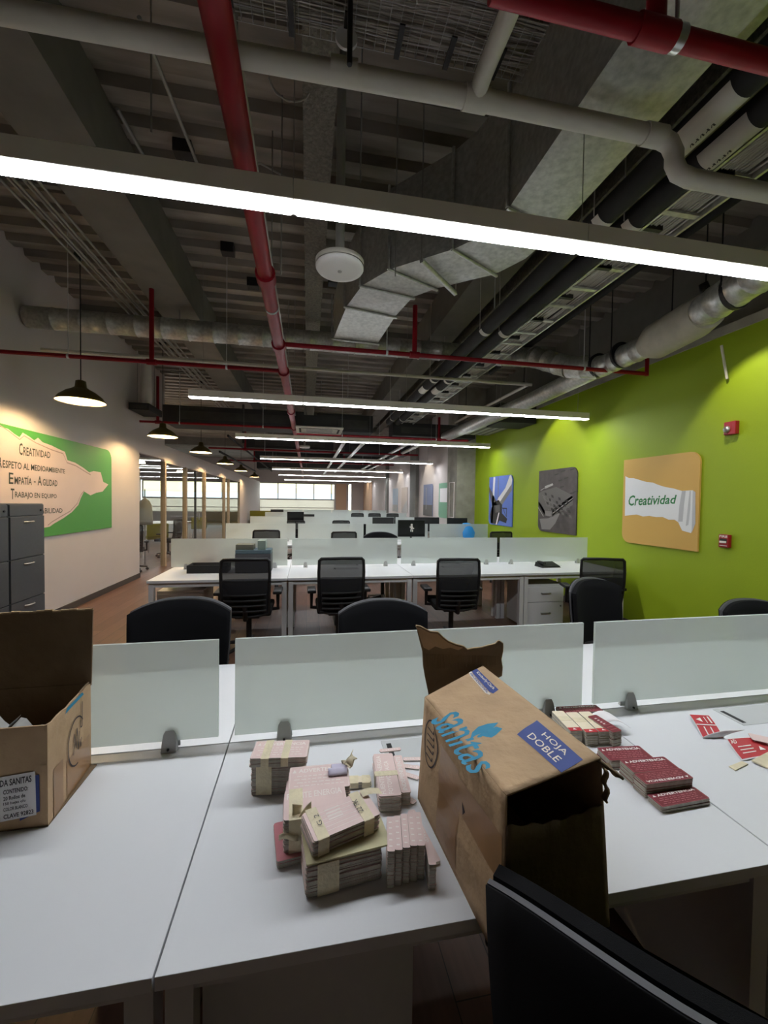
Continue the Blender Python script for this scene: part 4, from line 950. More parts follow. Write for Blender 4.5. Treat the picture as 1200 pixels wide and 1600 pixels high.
b = MB(); b.box(-.12, -.07, -.07, .07, .045, .075, bev=.01); b.build('handset', BLACK_PL, t)

# ------------------------------------------------------------------ open cardboard box on the near desk
DT = .741
t = empty('open_cardboard_box', 'open brown cardboard box with raised back flap and white label on the near desk', 'cardboard box', (-.657, 1.184, DT))
zt = 1.008-DT; TH = .005; W_ = .56; Dp = .25; SL = -.016/.25
# front face (towards camera), right side face, back, left; box spans x -W_..0
b = MB(); b.box(-W_, 0, 0, TH, .002, zt); b.build('front_panel', CARD, t)
b = MB(); n = 10
top = [(i/n*Dp, zt+random.uniform(-.004, .002)) for i in range(n+1)]
b.add([(SL*y, y, .002) for y, z in top]+[(SL*y, y, z) for y, z in top]+[(SL*y-TH, y, .002) for y, z in top]+[(SL*y-TH, y, z) for y, z in top],
      [(i, i+1, n+2+i, n+1+i) for i in range(n)]+[(2*n+2+i, 3*n+3+i, 3*n+4+i, 2*n+3+i) for i in range(n)]+[(n+1+i, n+2+i, 3*n+4+i, 3*n+3+i) for i in range(n)])
side = b.build('side_panel', CARD, t)
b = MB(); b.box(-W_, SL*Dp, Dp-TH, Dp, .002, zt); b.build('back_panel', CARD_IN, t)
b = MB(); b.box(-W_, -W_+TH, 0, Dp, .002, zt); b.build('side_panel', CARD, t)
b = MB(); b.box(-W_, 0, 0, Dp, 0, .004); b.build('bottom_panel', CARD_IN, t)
b = MB(); n = 24; v2 = []
for i in range(n+1):
    u = i/n; x = -W_+(W_+SL*Dp+.002)*u
    for dy in (0, .005): v2 += [(x, Dp-.002+dy, zt-.006), (x, Dp+.012+dy, 1.243-DT+.0015*math.sin(i*1.9)+(.002 if i % 9 == 0 else 0)+.002*(u-1)*10*.5)]
for i in range(n):
    o4 = 4*i; b.add([v2[o4+j] for j in range(8)], [(0, 4, 5, 1), (2, 3, 7, 6), (1, 5, 7, 3), (0, 2, 6, 4)])
b.add([v2[-4], v2[-3], v2[-1], v2[-2]], [(0, 1, 2, 3)])
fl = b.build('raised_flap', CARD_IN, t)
b = MB()
for i in range(n):
    a, c = v2[4*i+1], v2[4*i+5]; b.box(a[0], c[0], a[1]-.001, a[1]+.006, a[2]-.003, a[2]+.0015)
b.build('flap_edge', CARD_EDGE, fl)
# folded-in flap on the right with blue traces
b = MB(); b.grid(lambda u, v: (SL*v*Dp-.004-.05*u, v*Dp*.95+.01, zt-.004-.09*u-.01*math.sin(v*5)), 5, 8); ff = b.build('folded_flap', CARD_IN, t, solid=.004)
for i in range(7):
    b = MB(); x = -.17-.055*i; b.grid(lambda u, v: (x+.07*u+.01*math.sin(v*7), .03+.12*v, zt-.068+.018*math.sin(u*6+i)+.02*math.cos(v*5+i)), 5, 5); b.build('plastic_wrapper', mat('crumpled clear wrap', (190, 190, 186), .25), None)
    tag(bpy.data.objects[-1] if False else COL.objects[-1], 'crumpled pale plastic wrapper inside the open cardboard box', 'wrapper', 'wrappers in the open box')
    COL.objects[-1].location = (-.657, 1.184, DT)
# tape on side, marks
qs = Quad((0, 0, 0), (SL*Dp, Dp, 0), (SL*Dp, Dp, zt), (0, 0, zt), .0015)
b = MB(); qs.rect(b, .38, .95, .02, .42); qs.rect(b, .1, .3, .0, .5); b.build('packing_tape', TAPE_BR, side)
b = MB(); qs.shape(b, [(.35, .94), (.8, .955), (.76, .995), (.4, .985)]); b.build('blue_print', CYAN_INK, side)
b = MB()
def stroke(mb, q_, pts, w_=.012, mi=0, k=2):
    for (a, c) in zip(pts[:-1], pts[1:]):
        d = Vector((c[0]-a[0], c[1]-a[1])); L = max(d.length, 1e-6); n_ = Vector((-d.y, d.x))/L*w_/2
        q_.shape(mb, [(a[0]-n_.x, a[1]-n_.y), (c[0]-n_.x, c[1]-n_.y), (c[0]+n_.x, c[1]+n_.y), (a[0]+n_.x, a[1]+n_.y)], mi, k)
stroke(b, qs, [(.6+.2*math.cos(R(a)), .52+.26*math.sin(R(a))) for a in range(40, 290, 14)], .016)
stroke(b, qs, [(.74, .9), (.74, .62), (.7, .62), (.7, .7)], .014); stroke(b, qs, [(.52, .4), (.55, .62), (.58, .45), (.61, .66), (.64, .4), (.66, .6)], .012); stroke(b, qs, [(.68, .5), (.7, .4), (.72, .5)], .012)
b.build('round_mark', DARK_INK, side)
# white label on front
front = [c for c in t.children if c.name.startswith('front_panel')][0]
def fq(x, y): P = px(x, y, 'y', 1.182); return (P.x+.657, -.0016, P.z-DT)
qf = Quad(fq(-26, 1290), fq(57, 1273), fq(55, 1205), fq(-26, 1219), .0008)
b = MB(); qf2 = Quad(fq(0, 1285), fq(61, 1258), fq(60, 1208), fq(0, 1220), .0003); qf2.rect(b, .5, 1.02, -.2, .95, 1); qf.rect(b, 0, 1, 0, 1, 0); lbl = b.build('white_label', [PAPER, BLUE_INK], front)
b = MB()
for s_, u0, u1, v0, v1 in (('COLADA SANITAS', .02, .93, .78, .93), ('CONTENIDO:', .38, .86, .60, .70), ('20 Rollos de', .38, .80, .46, .55), ('150 hojas c/u', .38, .80, .34, .42), ('COLOR BLANCO', .38, .84, .22, .30), ('CLAVE 92823', .38, .95, .05, .15)):
    qf.text(b, s_, u0, u1, v0, v1, bold=.02, k=2)
b.build('lettering', DARK_INK, lbl)

# ------------------------------------------------------------------ tipped Sanitas box
t = empty('tipped_cardboard_box', 'large brown tissue carton printed in blue standing between the pink and red card stacks', 'cardboard box', (0, 0, DT))
BB = {'bl': (.322, 1.122, 0), 'fl': (.359, .667, 0), 'fr': (.612, .712, 0), 'br': (.56, 1.16, 0)}
TT = {'bl': (.335, 1.112, .30), 'fl': (.365, .686, .318), 'fr': (.624, .764, .312), 'br': (.553, 1.21, .337)}
V_ = lambda d, k: Vector(d[k])
def face(a, b_, c, d_, nu=16, nv=12, amp=.004, seed=0):
    """crumpled panel between four corners"""
    def f(u, v):
        P = V_(*a)*(1-u)*(1-v)+V_(*b_)*u*(1-v)+V_(*c)*u*v+V_(*d_)*(1-u)*v
        e_ = min(1, 6*min(u, 1-u))*min(1, 6*min(v, 1-v)); nrm = (V_(*b_)-V_(*a)).cross(V_(*d_)-V_(*a)).normalized()
        return P+nrm*amp*e_*(math.sin(7*u+seed)*math.cos(5*v+seed)+.6*math.sin(13*u*v+9*v+seed))
    return f
b = MB(); b.grid(face((BB, 'fl'), (BB, 'bl'), (TT, 'bl'), (TT, 'fl'), amp=.003, seed=1), 18, 14); sd = b.build('side_panel', CARD, t, solid=.004)
b = MB(); b.grid(face((BB, 'br'), (BB, 'fr'), (TT, 'fr'), (TT, 'br'), amp=.003, seed=2), 18, 14); b.build('side_panel', CARD, t, solid=.004)
topf = face((TT, 'bl'), (TT, 'fl'), (TT, 'fr'), (TT, 'br'), amp=.0018, seed=3)
b = MB(); b.grid(topf, 26, 20); tp = b.build('top_panel', CARD, t, solid=.004)
b = MB(); b.grid(face((BB, 'bl'), (BB, 'br'), (TT, 'br'), (TT, 'bl'), amp=.002), 10, 8); b.build('end_panel', CARD_IN, t, solid=.004)
b = MB(); b.add([BB['bl'], BB['fl'], BB['fr'], BB['br']], [(0, 1, 2, 3)]); b.build('bottom_panel', CARD, t, solid=.004)
# near end panel stops short, leaving a dark opening under the top
lo1 = V_(BB, 'fl').lerp(V_(TT, 'fl'), .83); lo2 = V_(BB, 'fr').lerp(V_(TT, 'fr'), .72)
b = MB(); b.grid(lambda u, v: V_(BB, 'fl').lerp(V_(BB, 'fr'), u).lerp(lo1.lerp(lo2, u)+Vector((0, 0, -.012*math.sin(u*math.pi)+.003*math.sin(u*31))), v)+Vector((0, .004*math.sin(u*3.14)*math.sin(v*6), 0)), 20, 10); b.build('end_panel', CARD_IN, t, solid=.004)
# ragged strip hanging from the top's near right corner
F = V_(TT, 'fr')
b = MB(); b.grid(lambda u, v: F+Vector((-.01+.055*u+.006*math.sin(v*9), -.004-.01*u+.03*v, -.002-.04*u-.006*math.sin(u*15)*v)), 8, 4); b.build('torn_strip', CARD_IN, t, solid=.004)
b = MB(); b.grid(lambda u, v: F.lerp(V_(BB, 'fr'), .05+.2*v)+Vector((.004*math.sin(v*12)+.002, -.002-.012*u, 0)), 4, 10); b.build('torn_edge', CARD_EDGE, t, solid=.004)
# standing flap at the far end (ragged)
FL = [(650, 978), (657, 979), (664, 983), (672, 987), (684, 988), (692, 996), (700, 1002), (712, 1007), (724, 1010), (730, 1015), (740, 1013), (752, 1012), (762, 1009), (774, 1006), (779, 1001), (785, 1005), (785, 1018), (782, 1030), (784, 1042), (783, 1056)]
bot = [(668, 1088), (700, 1088), (730, 1088), (783, 1088)]
b = MB(); ptsf = []
for i, (x, y) in enumerate(FL): P = px(x, y, 'y', 1.225); ptsf.append((P.x, P.y, P.z-DT))
for x, y in ((767, 1064), (745, 1062), (700, 1088), (672, 1095), (665, 1062), (661, 1040), (660, 1018), (655, 998)): P = px(x, y, 'y', 1.225); ptsf.append((P.x, P.y, P.z-DT))
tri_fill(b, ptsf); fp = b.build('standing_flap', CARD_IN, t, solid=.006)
b = MB(); pts_ = []
for x, y in ((651, 980), (657, 981), (664, 985), (672, 989), (684, 990), (692, 998), (700, 1004), (712, 1009), (724, 1012), (716, 1016), (704, 1012), (692, 1014), (680, 1010), (670, 1016), (662, 1012), (657, 998)): P = px(x, y, 'y', 1.2195); pts_.append((P.x, P.y, P.z-DT))
tri_fill(b, pts_); b.build('torn_layer', CARD, fp)
b = MB()
for k in range(26):
    P = px(667+112*k/25, 1046+.0*k-.28*k, 'y', 1.222); Q_ = px(667+112*k/25, 1022+.15*k, 'y', 1.222)
    b.tube([P-Vector((0, 0, DT)), Q_-Vector((0, 0, DT))], .0022, 4)
b.build('corrugation', CARD_IN, fp)
b = MB()
for a, c in zip(ptsf[:19], ptsf[1:20]): b.tube([Vector(a), Vector(c)], .0035, 4)
b.build('torn_rim', CARD_EDGE, fp)
class SQ(Quad):
    """print that follows a crumpled panel fn(u, v) whose outer side is n"""
    def __init__(s, fn, n, off, m2=None): s.fn, s.n, s.off, s.m2 = fn, n.normalized(), off, m2
    def at(s, u, v, k=1):
        if s.m2: u, v = s.m2(u, v)
        return Vector(s.fn(u, v))+s.n*(.0021+s.off*k)
    def rect(s, mb, u0, u1, v0, v1, mi=0, k=1):
        return mb.grid(lambda u, v: s.at(u0+(u1-u0)*u, v0+(v1-v0)*v, k), 14, 10, mi, False)
def topquad2(ll, lr, ur, ul):
    """patch of the top panel given by four points seen on it"""
    A_, B2, C2, D2 = [Vector(TT[k_])+Vector((0, 0, DT)) for k_ in ('bl', 'fl', 'fr', 'br')]
    def seen(u, v):
        q_ = A_*(1-u)*(1-v)+B2*u*(1-v)+C2*u*v+D2*(1-u)*v-CAMPOS; z_ = q_.dot(CF); return q_.dot(CR)/z_*FPX+600, 800-q_.dot(CU)/z_*FPX
    def uv(p):
        u, v = .5, .5
        for _ in range(15):
            X0, Y0 = seen(u, v); X1, Y1 = seen(u+1e-4, v); X2, Y2 = seen(u, v+1e-4); a_, b2, c_, d2 = (X1-X0)*1e4, (X2-X0)*1e4, (Y1-Y0)*1e4, (Y2-Y0)*1e4
            ex, ey = p[0]-X0, p[1]-Y0; det = a_*d2-b2*c_; u += (ex*d2-ey*b2)/det; v += (a_*ey-c_*ex)/det
        return Vector((u, v))
    a, b_, c, d_ = uv(ll), uv(lr), uv(ur), uv(ul)
    return SQ(topf, Vector((0, 0, 1)), .0006, lambda u, v: tuple(a*(1-u)*(1-v)+b_*u*(1-v)+c*u*v+d_*(1-u)*v))
# print on the top
def onTop(x, y):
    a, u_, w_ = Vector(TT['bl']), Vector(TT['fl'])-Vector(TT['bl']), Vector(TT['br'])-Vector(TT['bl'])
    nrm = u_.cross(w_).normalized(); o_ = CAMPOS-Vector((0, 0, DT)); d = CR*((x-600)/FPX)+CU*((800-y)/FPX)+CF
    s_ = nrm.dot(a-o_)/nrm.dot(d); P = o_+d*s_
    return P
OFF = Vector((0, 0, .0045))
def topquad(p1, p2, p3, p4): Q = Quad(onTop(*p1)+OFF, onTop(*p2)+OFF, onTop(*p3)+OFF, onTop(*p4)+OFF, .0012); return Q
b = MB(); Q = topquad2((671, 1127), (735, 1214), (780, 1195), (729, 1104)); Q.text(b, 'sanitas', 0, 1, 0, 1.0, bold=.006, shear=.1)
b.build('brand_lettering', CYAN_INK, tp)
b = MB()
QL = topquad2((700, 1180), (800, 1180), (800, 1120), (700, 1120)); Qp = lambda *p: tri_fill(b, [QL.at((x-700)/100, (1180-y)/60) for x, y in p])
Qp((735, 1158), (738, 1148), (748, 1140), (763, 1135), (779, 1132), (771, 1142), (758, 1149), (745, 1152)); Qp((748, 1152), (762, 1146), (776, 1139), (785, 1142), (775, 1153), (768, 1157), (758, 1155))
b.build('leaf_mark', CYAN_INK, tp)
b = MB(); Q = topquad2((808, 1150), (877, 1209), (911, 1189), (839, 1127)); Q.rect(b, 0, 1, 0, 1, 0); Q.text(b, 'HOJA', .28, .80, .55, .84, 1, k=2, bold=.005); Q.text(b, 'DOBLE', .16, .82, .16, .45, 1, k=2, bold=.005); b.build('blue_panel', [BLUE_INK, CREAM_INK], tp)
b = MB(); Q = topquad2((731, 1053), (764, 1088), (779, 1079), (745, 1046))
Q.shape(b, [(.0, .45), (.1, .36), (.9, .3), (1, .42), (1, 1), (0, 1)], 0); Q.text(b, 'Kimberly-Clark', .14, .92, .55, .88, 1, k=4, bold=.012)
Q.shape(b, [(.0, .40), (.0, .1), (.1, .0), (.85, -.05), (.97, .1), (.95, .28), (.9, .24), (.1, .3)], 1); Q.text(b, 'PROFESSIONAL', .08, .9, .03, .24, 0, k=4, bold=.015); b.build('maker_badge', [BLUE_INK, CREAM_INK], tp)
# tape seam and marks on the camera-left face
qs = Quad(Vector(BB['bl'])+Vector((-.006, 0, 0)), Vector(BB['fl'])+Vector((-.006, 0, 0)), Vector(TT['fl'])+Vector((-.006, 0, 0)), Vector(TT['bl'])+Vector((-.006, 0, 0)), -.001)
sidef = face((BB, 'fl'), (BB, 'bl'), (TT, 'bl'), (TT, 'fl'), amp=.003, seed=1)
qs = SQ(lambda u, v: sidef(1-u, v), Vector((-1, -.08, 0)), .0008)
b = MB(); qs.rect(b, .3, .55, .03, .78); qs.rect(b, .5, .98, .48, .75); b.build('packing_tape', TAPE_BR, sd)
b = MB(); stroke(b, qs, [(.16+.1*math.cos(R(a)), .68+.2*math.sin(R(a))) for a in range(0, 361, 15)], .012)
for k_ in range(5): stroke(b, qs, [(.1, .55+.06*k_), (.2, .55+.06*k_), (.2, .58+.06*k_)], .012)
qs.shape(b, [(.6, .6), (.63, .55), (.6, .5)], 0, 2); b.build('round_mark', DARK_INK, sd)

# ------------------------------------------------------------------ warning cards
def card_outline(w_, d_, r=.006):
    return rrect(0, w_, 0, d_, r, ('tl', 'tr', 'bl', 'br'))
CM = {}
def card_mesh(w_, d_, th, M):
    k = (round(w_, 3), round(d_, 3), round(th, 4), M.name)
    if k not in CM:
        b = MB(); b.prism(card_outline(w_, d_, min(.006, w_*.2)), 0, th, 0, 1); o = b.build('card', [M, CARD_SIDE]); CM[k] = o.data; bpy.data.objects.remove(o)
    return CM[k]
def put_card(name, me, parent, loc, rz=0):
    o = bpy.data.objects.new(name, me); COL.objects.link(o)
    if parent: o.parent = parent
    o.location = loc; o.rotation_euler.z = rz; return o
def print_card(card, w_, d_, th, ink, head='ADVERTENCIA', style='std', frame=True, flip=False):
    q = Quad((0, 0, th), (w_, 0, th), (w_, d_, th), (0, d_, th), .0004)
    if flip: q = Quad((w_, d_, th), (0, d_, th), (0, 0, th), (w_, 0, th), .0004)
    b = MB(); ink2 = RED_INK if ink is CARD_WHITE else ink
    if frame and style == 'std':
        for r_ in ((.02, .98, .03, .04), (.02, .98, .96, .97), (.02, .025, .03, .97), (.975, .98, .03, .97)): q.rect(b, *r_, 1)
    if style == 'std':
        q.shape(b, [(.05, .72), (.12, .72), (.085, .88)]); q.text(b, head, .15, .94, .71, .88, bold=.03)
        for k in range(4):
            rr = random.Random(k); x = .08+.06*rr.random()
            while x < .86: L = rr.uniform(.03, .1); q.rect(b, x, min(.9, x+L), .55-k*.13, .58-k*.13, 1); x += L+.025
    elif style == 'energy':
        for k, s_ in enumerate(('FUENTE ENERGIA', 'FOTOVOLTAICA', 'INDEPENDIENTE')[:head]): q.text(b, s_, .04, .94 if k == 0 else .8, .66-.34*k, .88-.34*k, bold=.015)
    elif style == 'lines':
        for k in range(6): q.rect(b, .16, .88, .14+k*.13, .155+k*.13, 1)
        for k in range(4): q.rect(b, .3, .52, .45+k*.11, .5+k*.11)
    elif style == 'strip':
        for k in range(5): q.rect(b, .25, .7, .12+k*.17, .16+k*.17, 1)
    return b.build('lettering', [ink, ink2], card)
def stack(name, lab, cat, FL_, ang, w_, d_, h, n, M, z0=DT, jit=.0015, tape=(), pr=None, group='bundles of pale pink cards', tilt=0, each_thing=False, ink=None, flip=False, style='std', head='ADVERTENCIA'):
    pitch = h/n; th = pitch*.86; me = card_mesh(w_, d_, th, M); rnd = random.Random(lab)
    if not each_thing:
        t = empty(name, lab, cat, (FL_[0], FL_[1], z0), R(ang), group)
        if tilt: t.rotation_euler = (tilt[0], tilt[1], R(ang))
    for i in range(n):
        dx, dy, da = rnd.uniform(-jit, jit), rnd.uniform(-jit, jit), rnd.uniform(-jit, jit)*4
        last = i == n-1
        if each_thing:
            o = put_card('warning_card', me, None, (FL_[0]+dx, FL_[1]+dy, z0+i*pitch), R(ang)+da)
            tag(o, lab if last else 'dark red warning card edge inside the stack, under its top card', 'card', group)
        else:
            o = put_card('card', me, t, (dx, dy, i*pitch), da)
        if last and pr: print_card(o, w_, d_, th, ink or (CARD_WHITE if M is RED_CARD else PINK_INK), head, style, flip=flip)
    if not each_thing:
        for (a, c) in tape:
            b = MB(); e_ = .0012+jit; b.box(a*w_, c*w_, -e_, d_+e_, h-pitch*.1, h-pitch*.1+.0009); b.box(a*w_, c*w_, -e_-.0008, -e_, .002, h); b.box(a*w_, c*w_, d_+e_, d_+e_+.0008, .002, h); b.build('masking_tape', TAPE_MASK, t)
        return t
C_B = 'bundle of cards'
# S1: thick bundle plus slab on top
stack('card_bundle', 'tall taped bundle of cards, lower part of the stack beside the screen clamp', C_B, (-.155, 1.214), -6, .15, .08, .085, 24, PINK_CARD, tape=((.1, .4),))
stack('card_bundle', 'thin pink bundle lying on the tall stack beside the screen clamp', C_B, (-.159, 1.207), -6, .163, .085, .027, 5, PINK_CARD, z0=DT+.086, tape=((.2, .34), (.55, .68)), pr=1)
stack('loose_card', 'single pink card sticking out of the tall stack toward the carton', 'card', (-.14, 1.21), -7, .163, .083, .007, 2, PINK_CARD, z0=DT+.0865+.027, jit=.0005, group='pale pink loose cards') if False else None
# S2
stack('card_bundle', 'pink card bundle whose top reads ADVERTENCIA behind the paper bow, lower layer', C_B, (-.052, 1.09), -1, .165, .095, .05, 13, PINK_CARD, jit=.003)
stack('card_bundle', 'pink card bundle with the crumpled paper bow on it, reading ADVERTENCIA', C_B, (-.046, 1.083), -1, .165, .1, .04, 9, PINK_CARD, z0=DT+.051, jit=.002, pr=1)
# S3
stack('card_bundle', 'pink card bundle with curled masking tape at its end, below the ADVERTENCIA bundle', C_B, (-.05, .974), 2, .155, .10, .1, 26, PINK_CARD, tape=((.08, .3),), pr=1, style='energy', head=1)
stack('card_bundle', 'flat reddish pink cards poking out at the corner under the curled tape', C_B, (-.062, .955), 8, .08, .12, .02, 5, mat('rose card', (205, 130, 138), .5))
# S5 + S4
stack('card_bundle', 'large bottom bundle of cards at the desk front with a yellowish top card', C_B, (.004, .872), 7, .17, .1, .072, 17, PINK_CARD, tape=((.14, .42),), jit=.002)
b = MB(); b.prism(card_outline(.192, .105), 0, .004, 0); o = b.build('loose_card', [mat('yellowish card', (210, 202, 160), .6, noise=.1, nscale=20)], None, (.004, .870, DT+.0735), R(7)); tag(o, 'yellowish greenish card lying between the tilted bundle and the bottom bundle', 'card')
t4 = stack('card_bundle', 'tilted taped bundle of pink cards on top with handwritten dates', C_B, (.018, .882), 19, .165, .083, .04, 11, PINK_CARD, z0=DT+.079, tape=((.06, .22), (.74, .9)), jit=.002, pr=1, style='lines', tilt=(R(4), R(0)))
q = Quad((0, 0, .042), (.165, 0, .042), (.165, .083, .042), (0, .083, .042), .0006); b = MB()
q4 = Quad(q.at(.8, .25), q.at(.8, .75), q.at(.72, .75), q.at(.72, .25), .0006); q4.text(b, '22 FK', 0, 1, 0, 1); q4 = Quad(q.at(.2, .35), q.at(.2, .75), q.at(.13, .75), q.at(.13, .35), .0006); q4.text(b, 'G 2', 0, 1, 0, 1); b.build('handwriting', DARK_INK, t4)
b = MB(); b.grid(lambda u, v: (.15+.05*u, .06+.022*v-.01*u, .043+.004*math.sin(u*4)), 4, 2); b.build('tape_tail', TAPE_MASK, t4)
# S6: columns of narrow strips
for k in range(5):
    stack('strip_bundle', 'upright column of narrow pink strips, %s of five beside the bottom bundle' % ['first', 'second', 'third', 'fourth', 'fifth'][k], C_B, (.18+k*.0178, .868+.002*k), -10, .0168, .1, .083 if k < 4 else .08, 20, PINK_CARD, group='columns of narrow strips', jit=.0008, pr=1, style='strip')
stack('strip_bundle', 'short column of narrow pink strips at the end of the five columns', C_B, (.270, .848), -8, .0168, .06, .058, 14, PINK_CARD, group='columns of narrow strips', jit=.0008)
# S7
stack('card_bundle', 'long pink bundle reading FUENTE ENERGIA pointing at the carton', C_B, (.201, 1.083), -5.9, .001+.199, .062, .044, 14, PINK_CARD, jit=.001) if False else None
t7 = stack('card_bundle', 'long pink bundle reading FUENTE ENERGIA and FOTOVOLTAICA next to the carton', C_B, (.262, 1.082), 86, .19, .062, .046, 13, PINK_CARD, pr=1, style='energy', head=2, tape=((.44, .55),))
t7b = stack('card_bundle', 'lower pink bundle reading INDEPENDIENTE against the long FUENTE ENERGIA bundle', C_B, (.294, 1.1), 86, .17, .028, .038, 11, PINK_CARD, jit=.001)
b = MB(); q = Quad((0, 0, .0376), (.17, 0, .0376), (.17, .028, .0376), (0, .028, .0376), .0008); q.text(b, 'INDEPENDIENTE', .05, .95, .3, .75, bold=.015); b.build('lettering', CARD_WHITE, t7b)
stack('strip_bundle', 'small narrow bundle wrapped in masking tape between the bow and the long bundle', C_B, (.125, 1.195), -6, .07, .028, .018, 6, CREAM_CARD, tape=((.05, .45), (.6, .95)), group='small taped bundles')
# loose narrow cards near the carton
for i, (x, y, a, w_, d_) in enumerate(((.25, 1.275, 0, .07, .016), (.318, 1.292, -8, .06, .018), (.30, 1.262, -20, .062, .018), (.30, 1.222, -35, .05, .018), (.268, 1.135, -50, .05, .02))):
    me = card_mesh(w_, d_, .003, PINK_CARD); o = put_card('narrow_card', me, None, (x if i else .236, y, DT+.0005 if i else DT+.0475), R(a)); 
    tag(o, ['narrow pink card lying across the end of the long FUENTE ENERGIA bundle', 'loose narrow pink card farthest back beside the carton', 'loose narrow pink card second back beside the carton', 'slanting loose narrow pink card beside the INDEPENDIENTE bundle', 'loose narrow pink card at the foot of the long bundle'][i], 'card', 'loose narrow cards')
    b = MB(); q = Quad((0, 0, .003), (w_, 0, .003), (w_, d_, .003), (0, d_, .003), .0003); q.text(b, 'AVERTENC'[:6], .08, .9, .25, .75); b.build('lettering', CARD_WHITE, o)
me = card_mesh(.17, .02, .008, PINK_CARD); o = put_card('narrow_card', me, None, (.318, .905, DT+.0005), R(97)); tag(o, 'long narrow pink strip leaning along the base of the carton', 'card', 'loose narrow cards')
b = MB(); q = Quad((0, 0, .008), (.17, 0, .008), (.17, .02, .008), (0, .02, .008), .0005); q.text(b, 'ADVERTENCIA', .3, .95, .2, .7); b.build('lettering', CARD_WHITE, o)
# crumpled tape bow and purple wrapped card
t = empty('crumpled_tape', 'crumpled piece of masking tape standing like a bow on the pink bundle', 'tape', (.118, 1.15, DT+.09))
b = MB(); b.grid(lambda u, v: (.03*(u-.3)+.008*math.sin(v*6), .02*v-.01+.006*math.cos(u*7), .012+.03*abs(u-.2)*(.6+.8*v)+.006*math.sin(u*9+v*4)), 6, 5); b.build('bow', TAPE_MASK, t, solid=.0008)
b = MB(); b.box(-.045, .0, -.012, .012, -.001, .012, bev=.002); b.build('wrapped_clip', mat('pale lilac card', (206, 200, 222), .5), t)
b = MB(); b.grid(lambda u, v: (.052*(u-1.05), -.028+.03*v, .004+.008*math.sin(v*3.1)), 3, 6); b.build('curled_card', mat('pale lilac card', (206, 200, 222), .5), t, solid=.003)
t = empty('curled_tape', 'curled masking tape strips standing on the bundle end below the ADVERTENCIA bundle', 'tape', (-.03, .985, DT+.1))
b = MB(); b.grid(lambda u, v: (.0+.022*u, .01*math.sin(v*3.1)+.004*u, .001+.028*v*(1-.3*u)), 4, 5); b.build('tape_strip', TAPE_MASK, t, solid=.0008)
b = MB(); b.grid(lambda u, v: (.015+.03*u, -.008+.006*math.sin(u*3), .001+.035*v*u), 5, 4); b.build('tape_strip', TAPE_MASK, t, solid=.0008)
b = MB(); b.grid(lambda u, v: (-.03+.045*u, -.014-.004*math.sin(u*3), -.045+.014*v+.006*math.sin(u*5)), 6, 2); b.build('tape_strip', TAPE_MASK, t, solid=.0008)

# dark red stacks on the right desk
GR = 'dark red warning cards'
stack('x', 'dark red ADVERTENCIA card on the short stack closest to the cream strips', 'card', (.971, 1.147), -4.8, .155, .07, .027, 7, RED_CARD, each_thing=True, pr=1, group=GR)
stack('x', 'dark red ADVERTENCIA card on the taller stack, partly under the upside down one', 'card', (.982, 1.062), -2.5, .158, .062, .043, 11, RED_CARD, each_thing=True, pr=1, group=GR)
stack('x', 'dark red card lying upside down on the tallest of the red stacks', 'card', (.978, 1.012), 0, .165, .048, .043, 11, RED_CARD, each_thing=True, pr=1, group=GR, flip=True)
stack('x', 'dark red ADVERTENCIA card on the low stack closest to the desk front', 'card', (.978, .955), 2, .168, .05, .018, 5, RED_CARD, each_thing=True, pr=1, group=GR)
# cream strips with red ends
for k in range(3):
    x = .928+k*.05; yb = 1.29 if k == 0 else 1.275-.003*k
    tt = stack('strip_bundle', 'cream bundle with a red end, %s' % ['the one against the carton', 'the middle one of three', 'the one beside the dark red bundle'][k], C_B, (x, yb), -6, .047, .14, .048, 12, CREAM_CARD, group='cream bundles with red ends', jit=.0015)
    b = MB(); b.box(.001, .046, .001, .022, .0475, .0485); b.add([(.015, .008, .0487), (.03, .008, .0487), (.022, .018, .0487)], [(0, 1, 2)], 1)
    b.build('red_end', [RED_BRIGHT, CARD_WHITE], tt)
    b = MB(); b.box(.001, .046, .07, .1, .0475, .0483); b.build('masking_tape', TAPE_MASK, tt)
stack('card_bundle', 'dark red bundle on edge beside the cream strips', C_B, (1.068, 1.25), 8, .042, .115, .052, 14, RED_CARD, group='dark red card bundles', pr=1, style='lines')
stack('card_bundle', 'flat dark red bundle tucked against the screen behind the cream strips', C_B, (.985, 1.42), -3, .175, .05, .04, 8, RED_CARD, group='dark red card bundles', pr=1, jit=.003)
b = MB(); b.grid(lambda u, v: (1.075+.12*u, 1.33+.075*v-.02*u, DT+.02+.03*math.sin(u*3.1)+.001), 10, 4); tag(b.build('curled_paper', PAPER, None, solid=.0006), 'curled white backing paper behind the dark red bundle', 'paper')
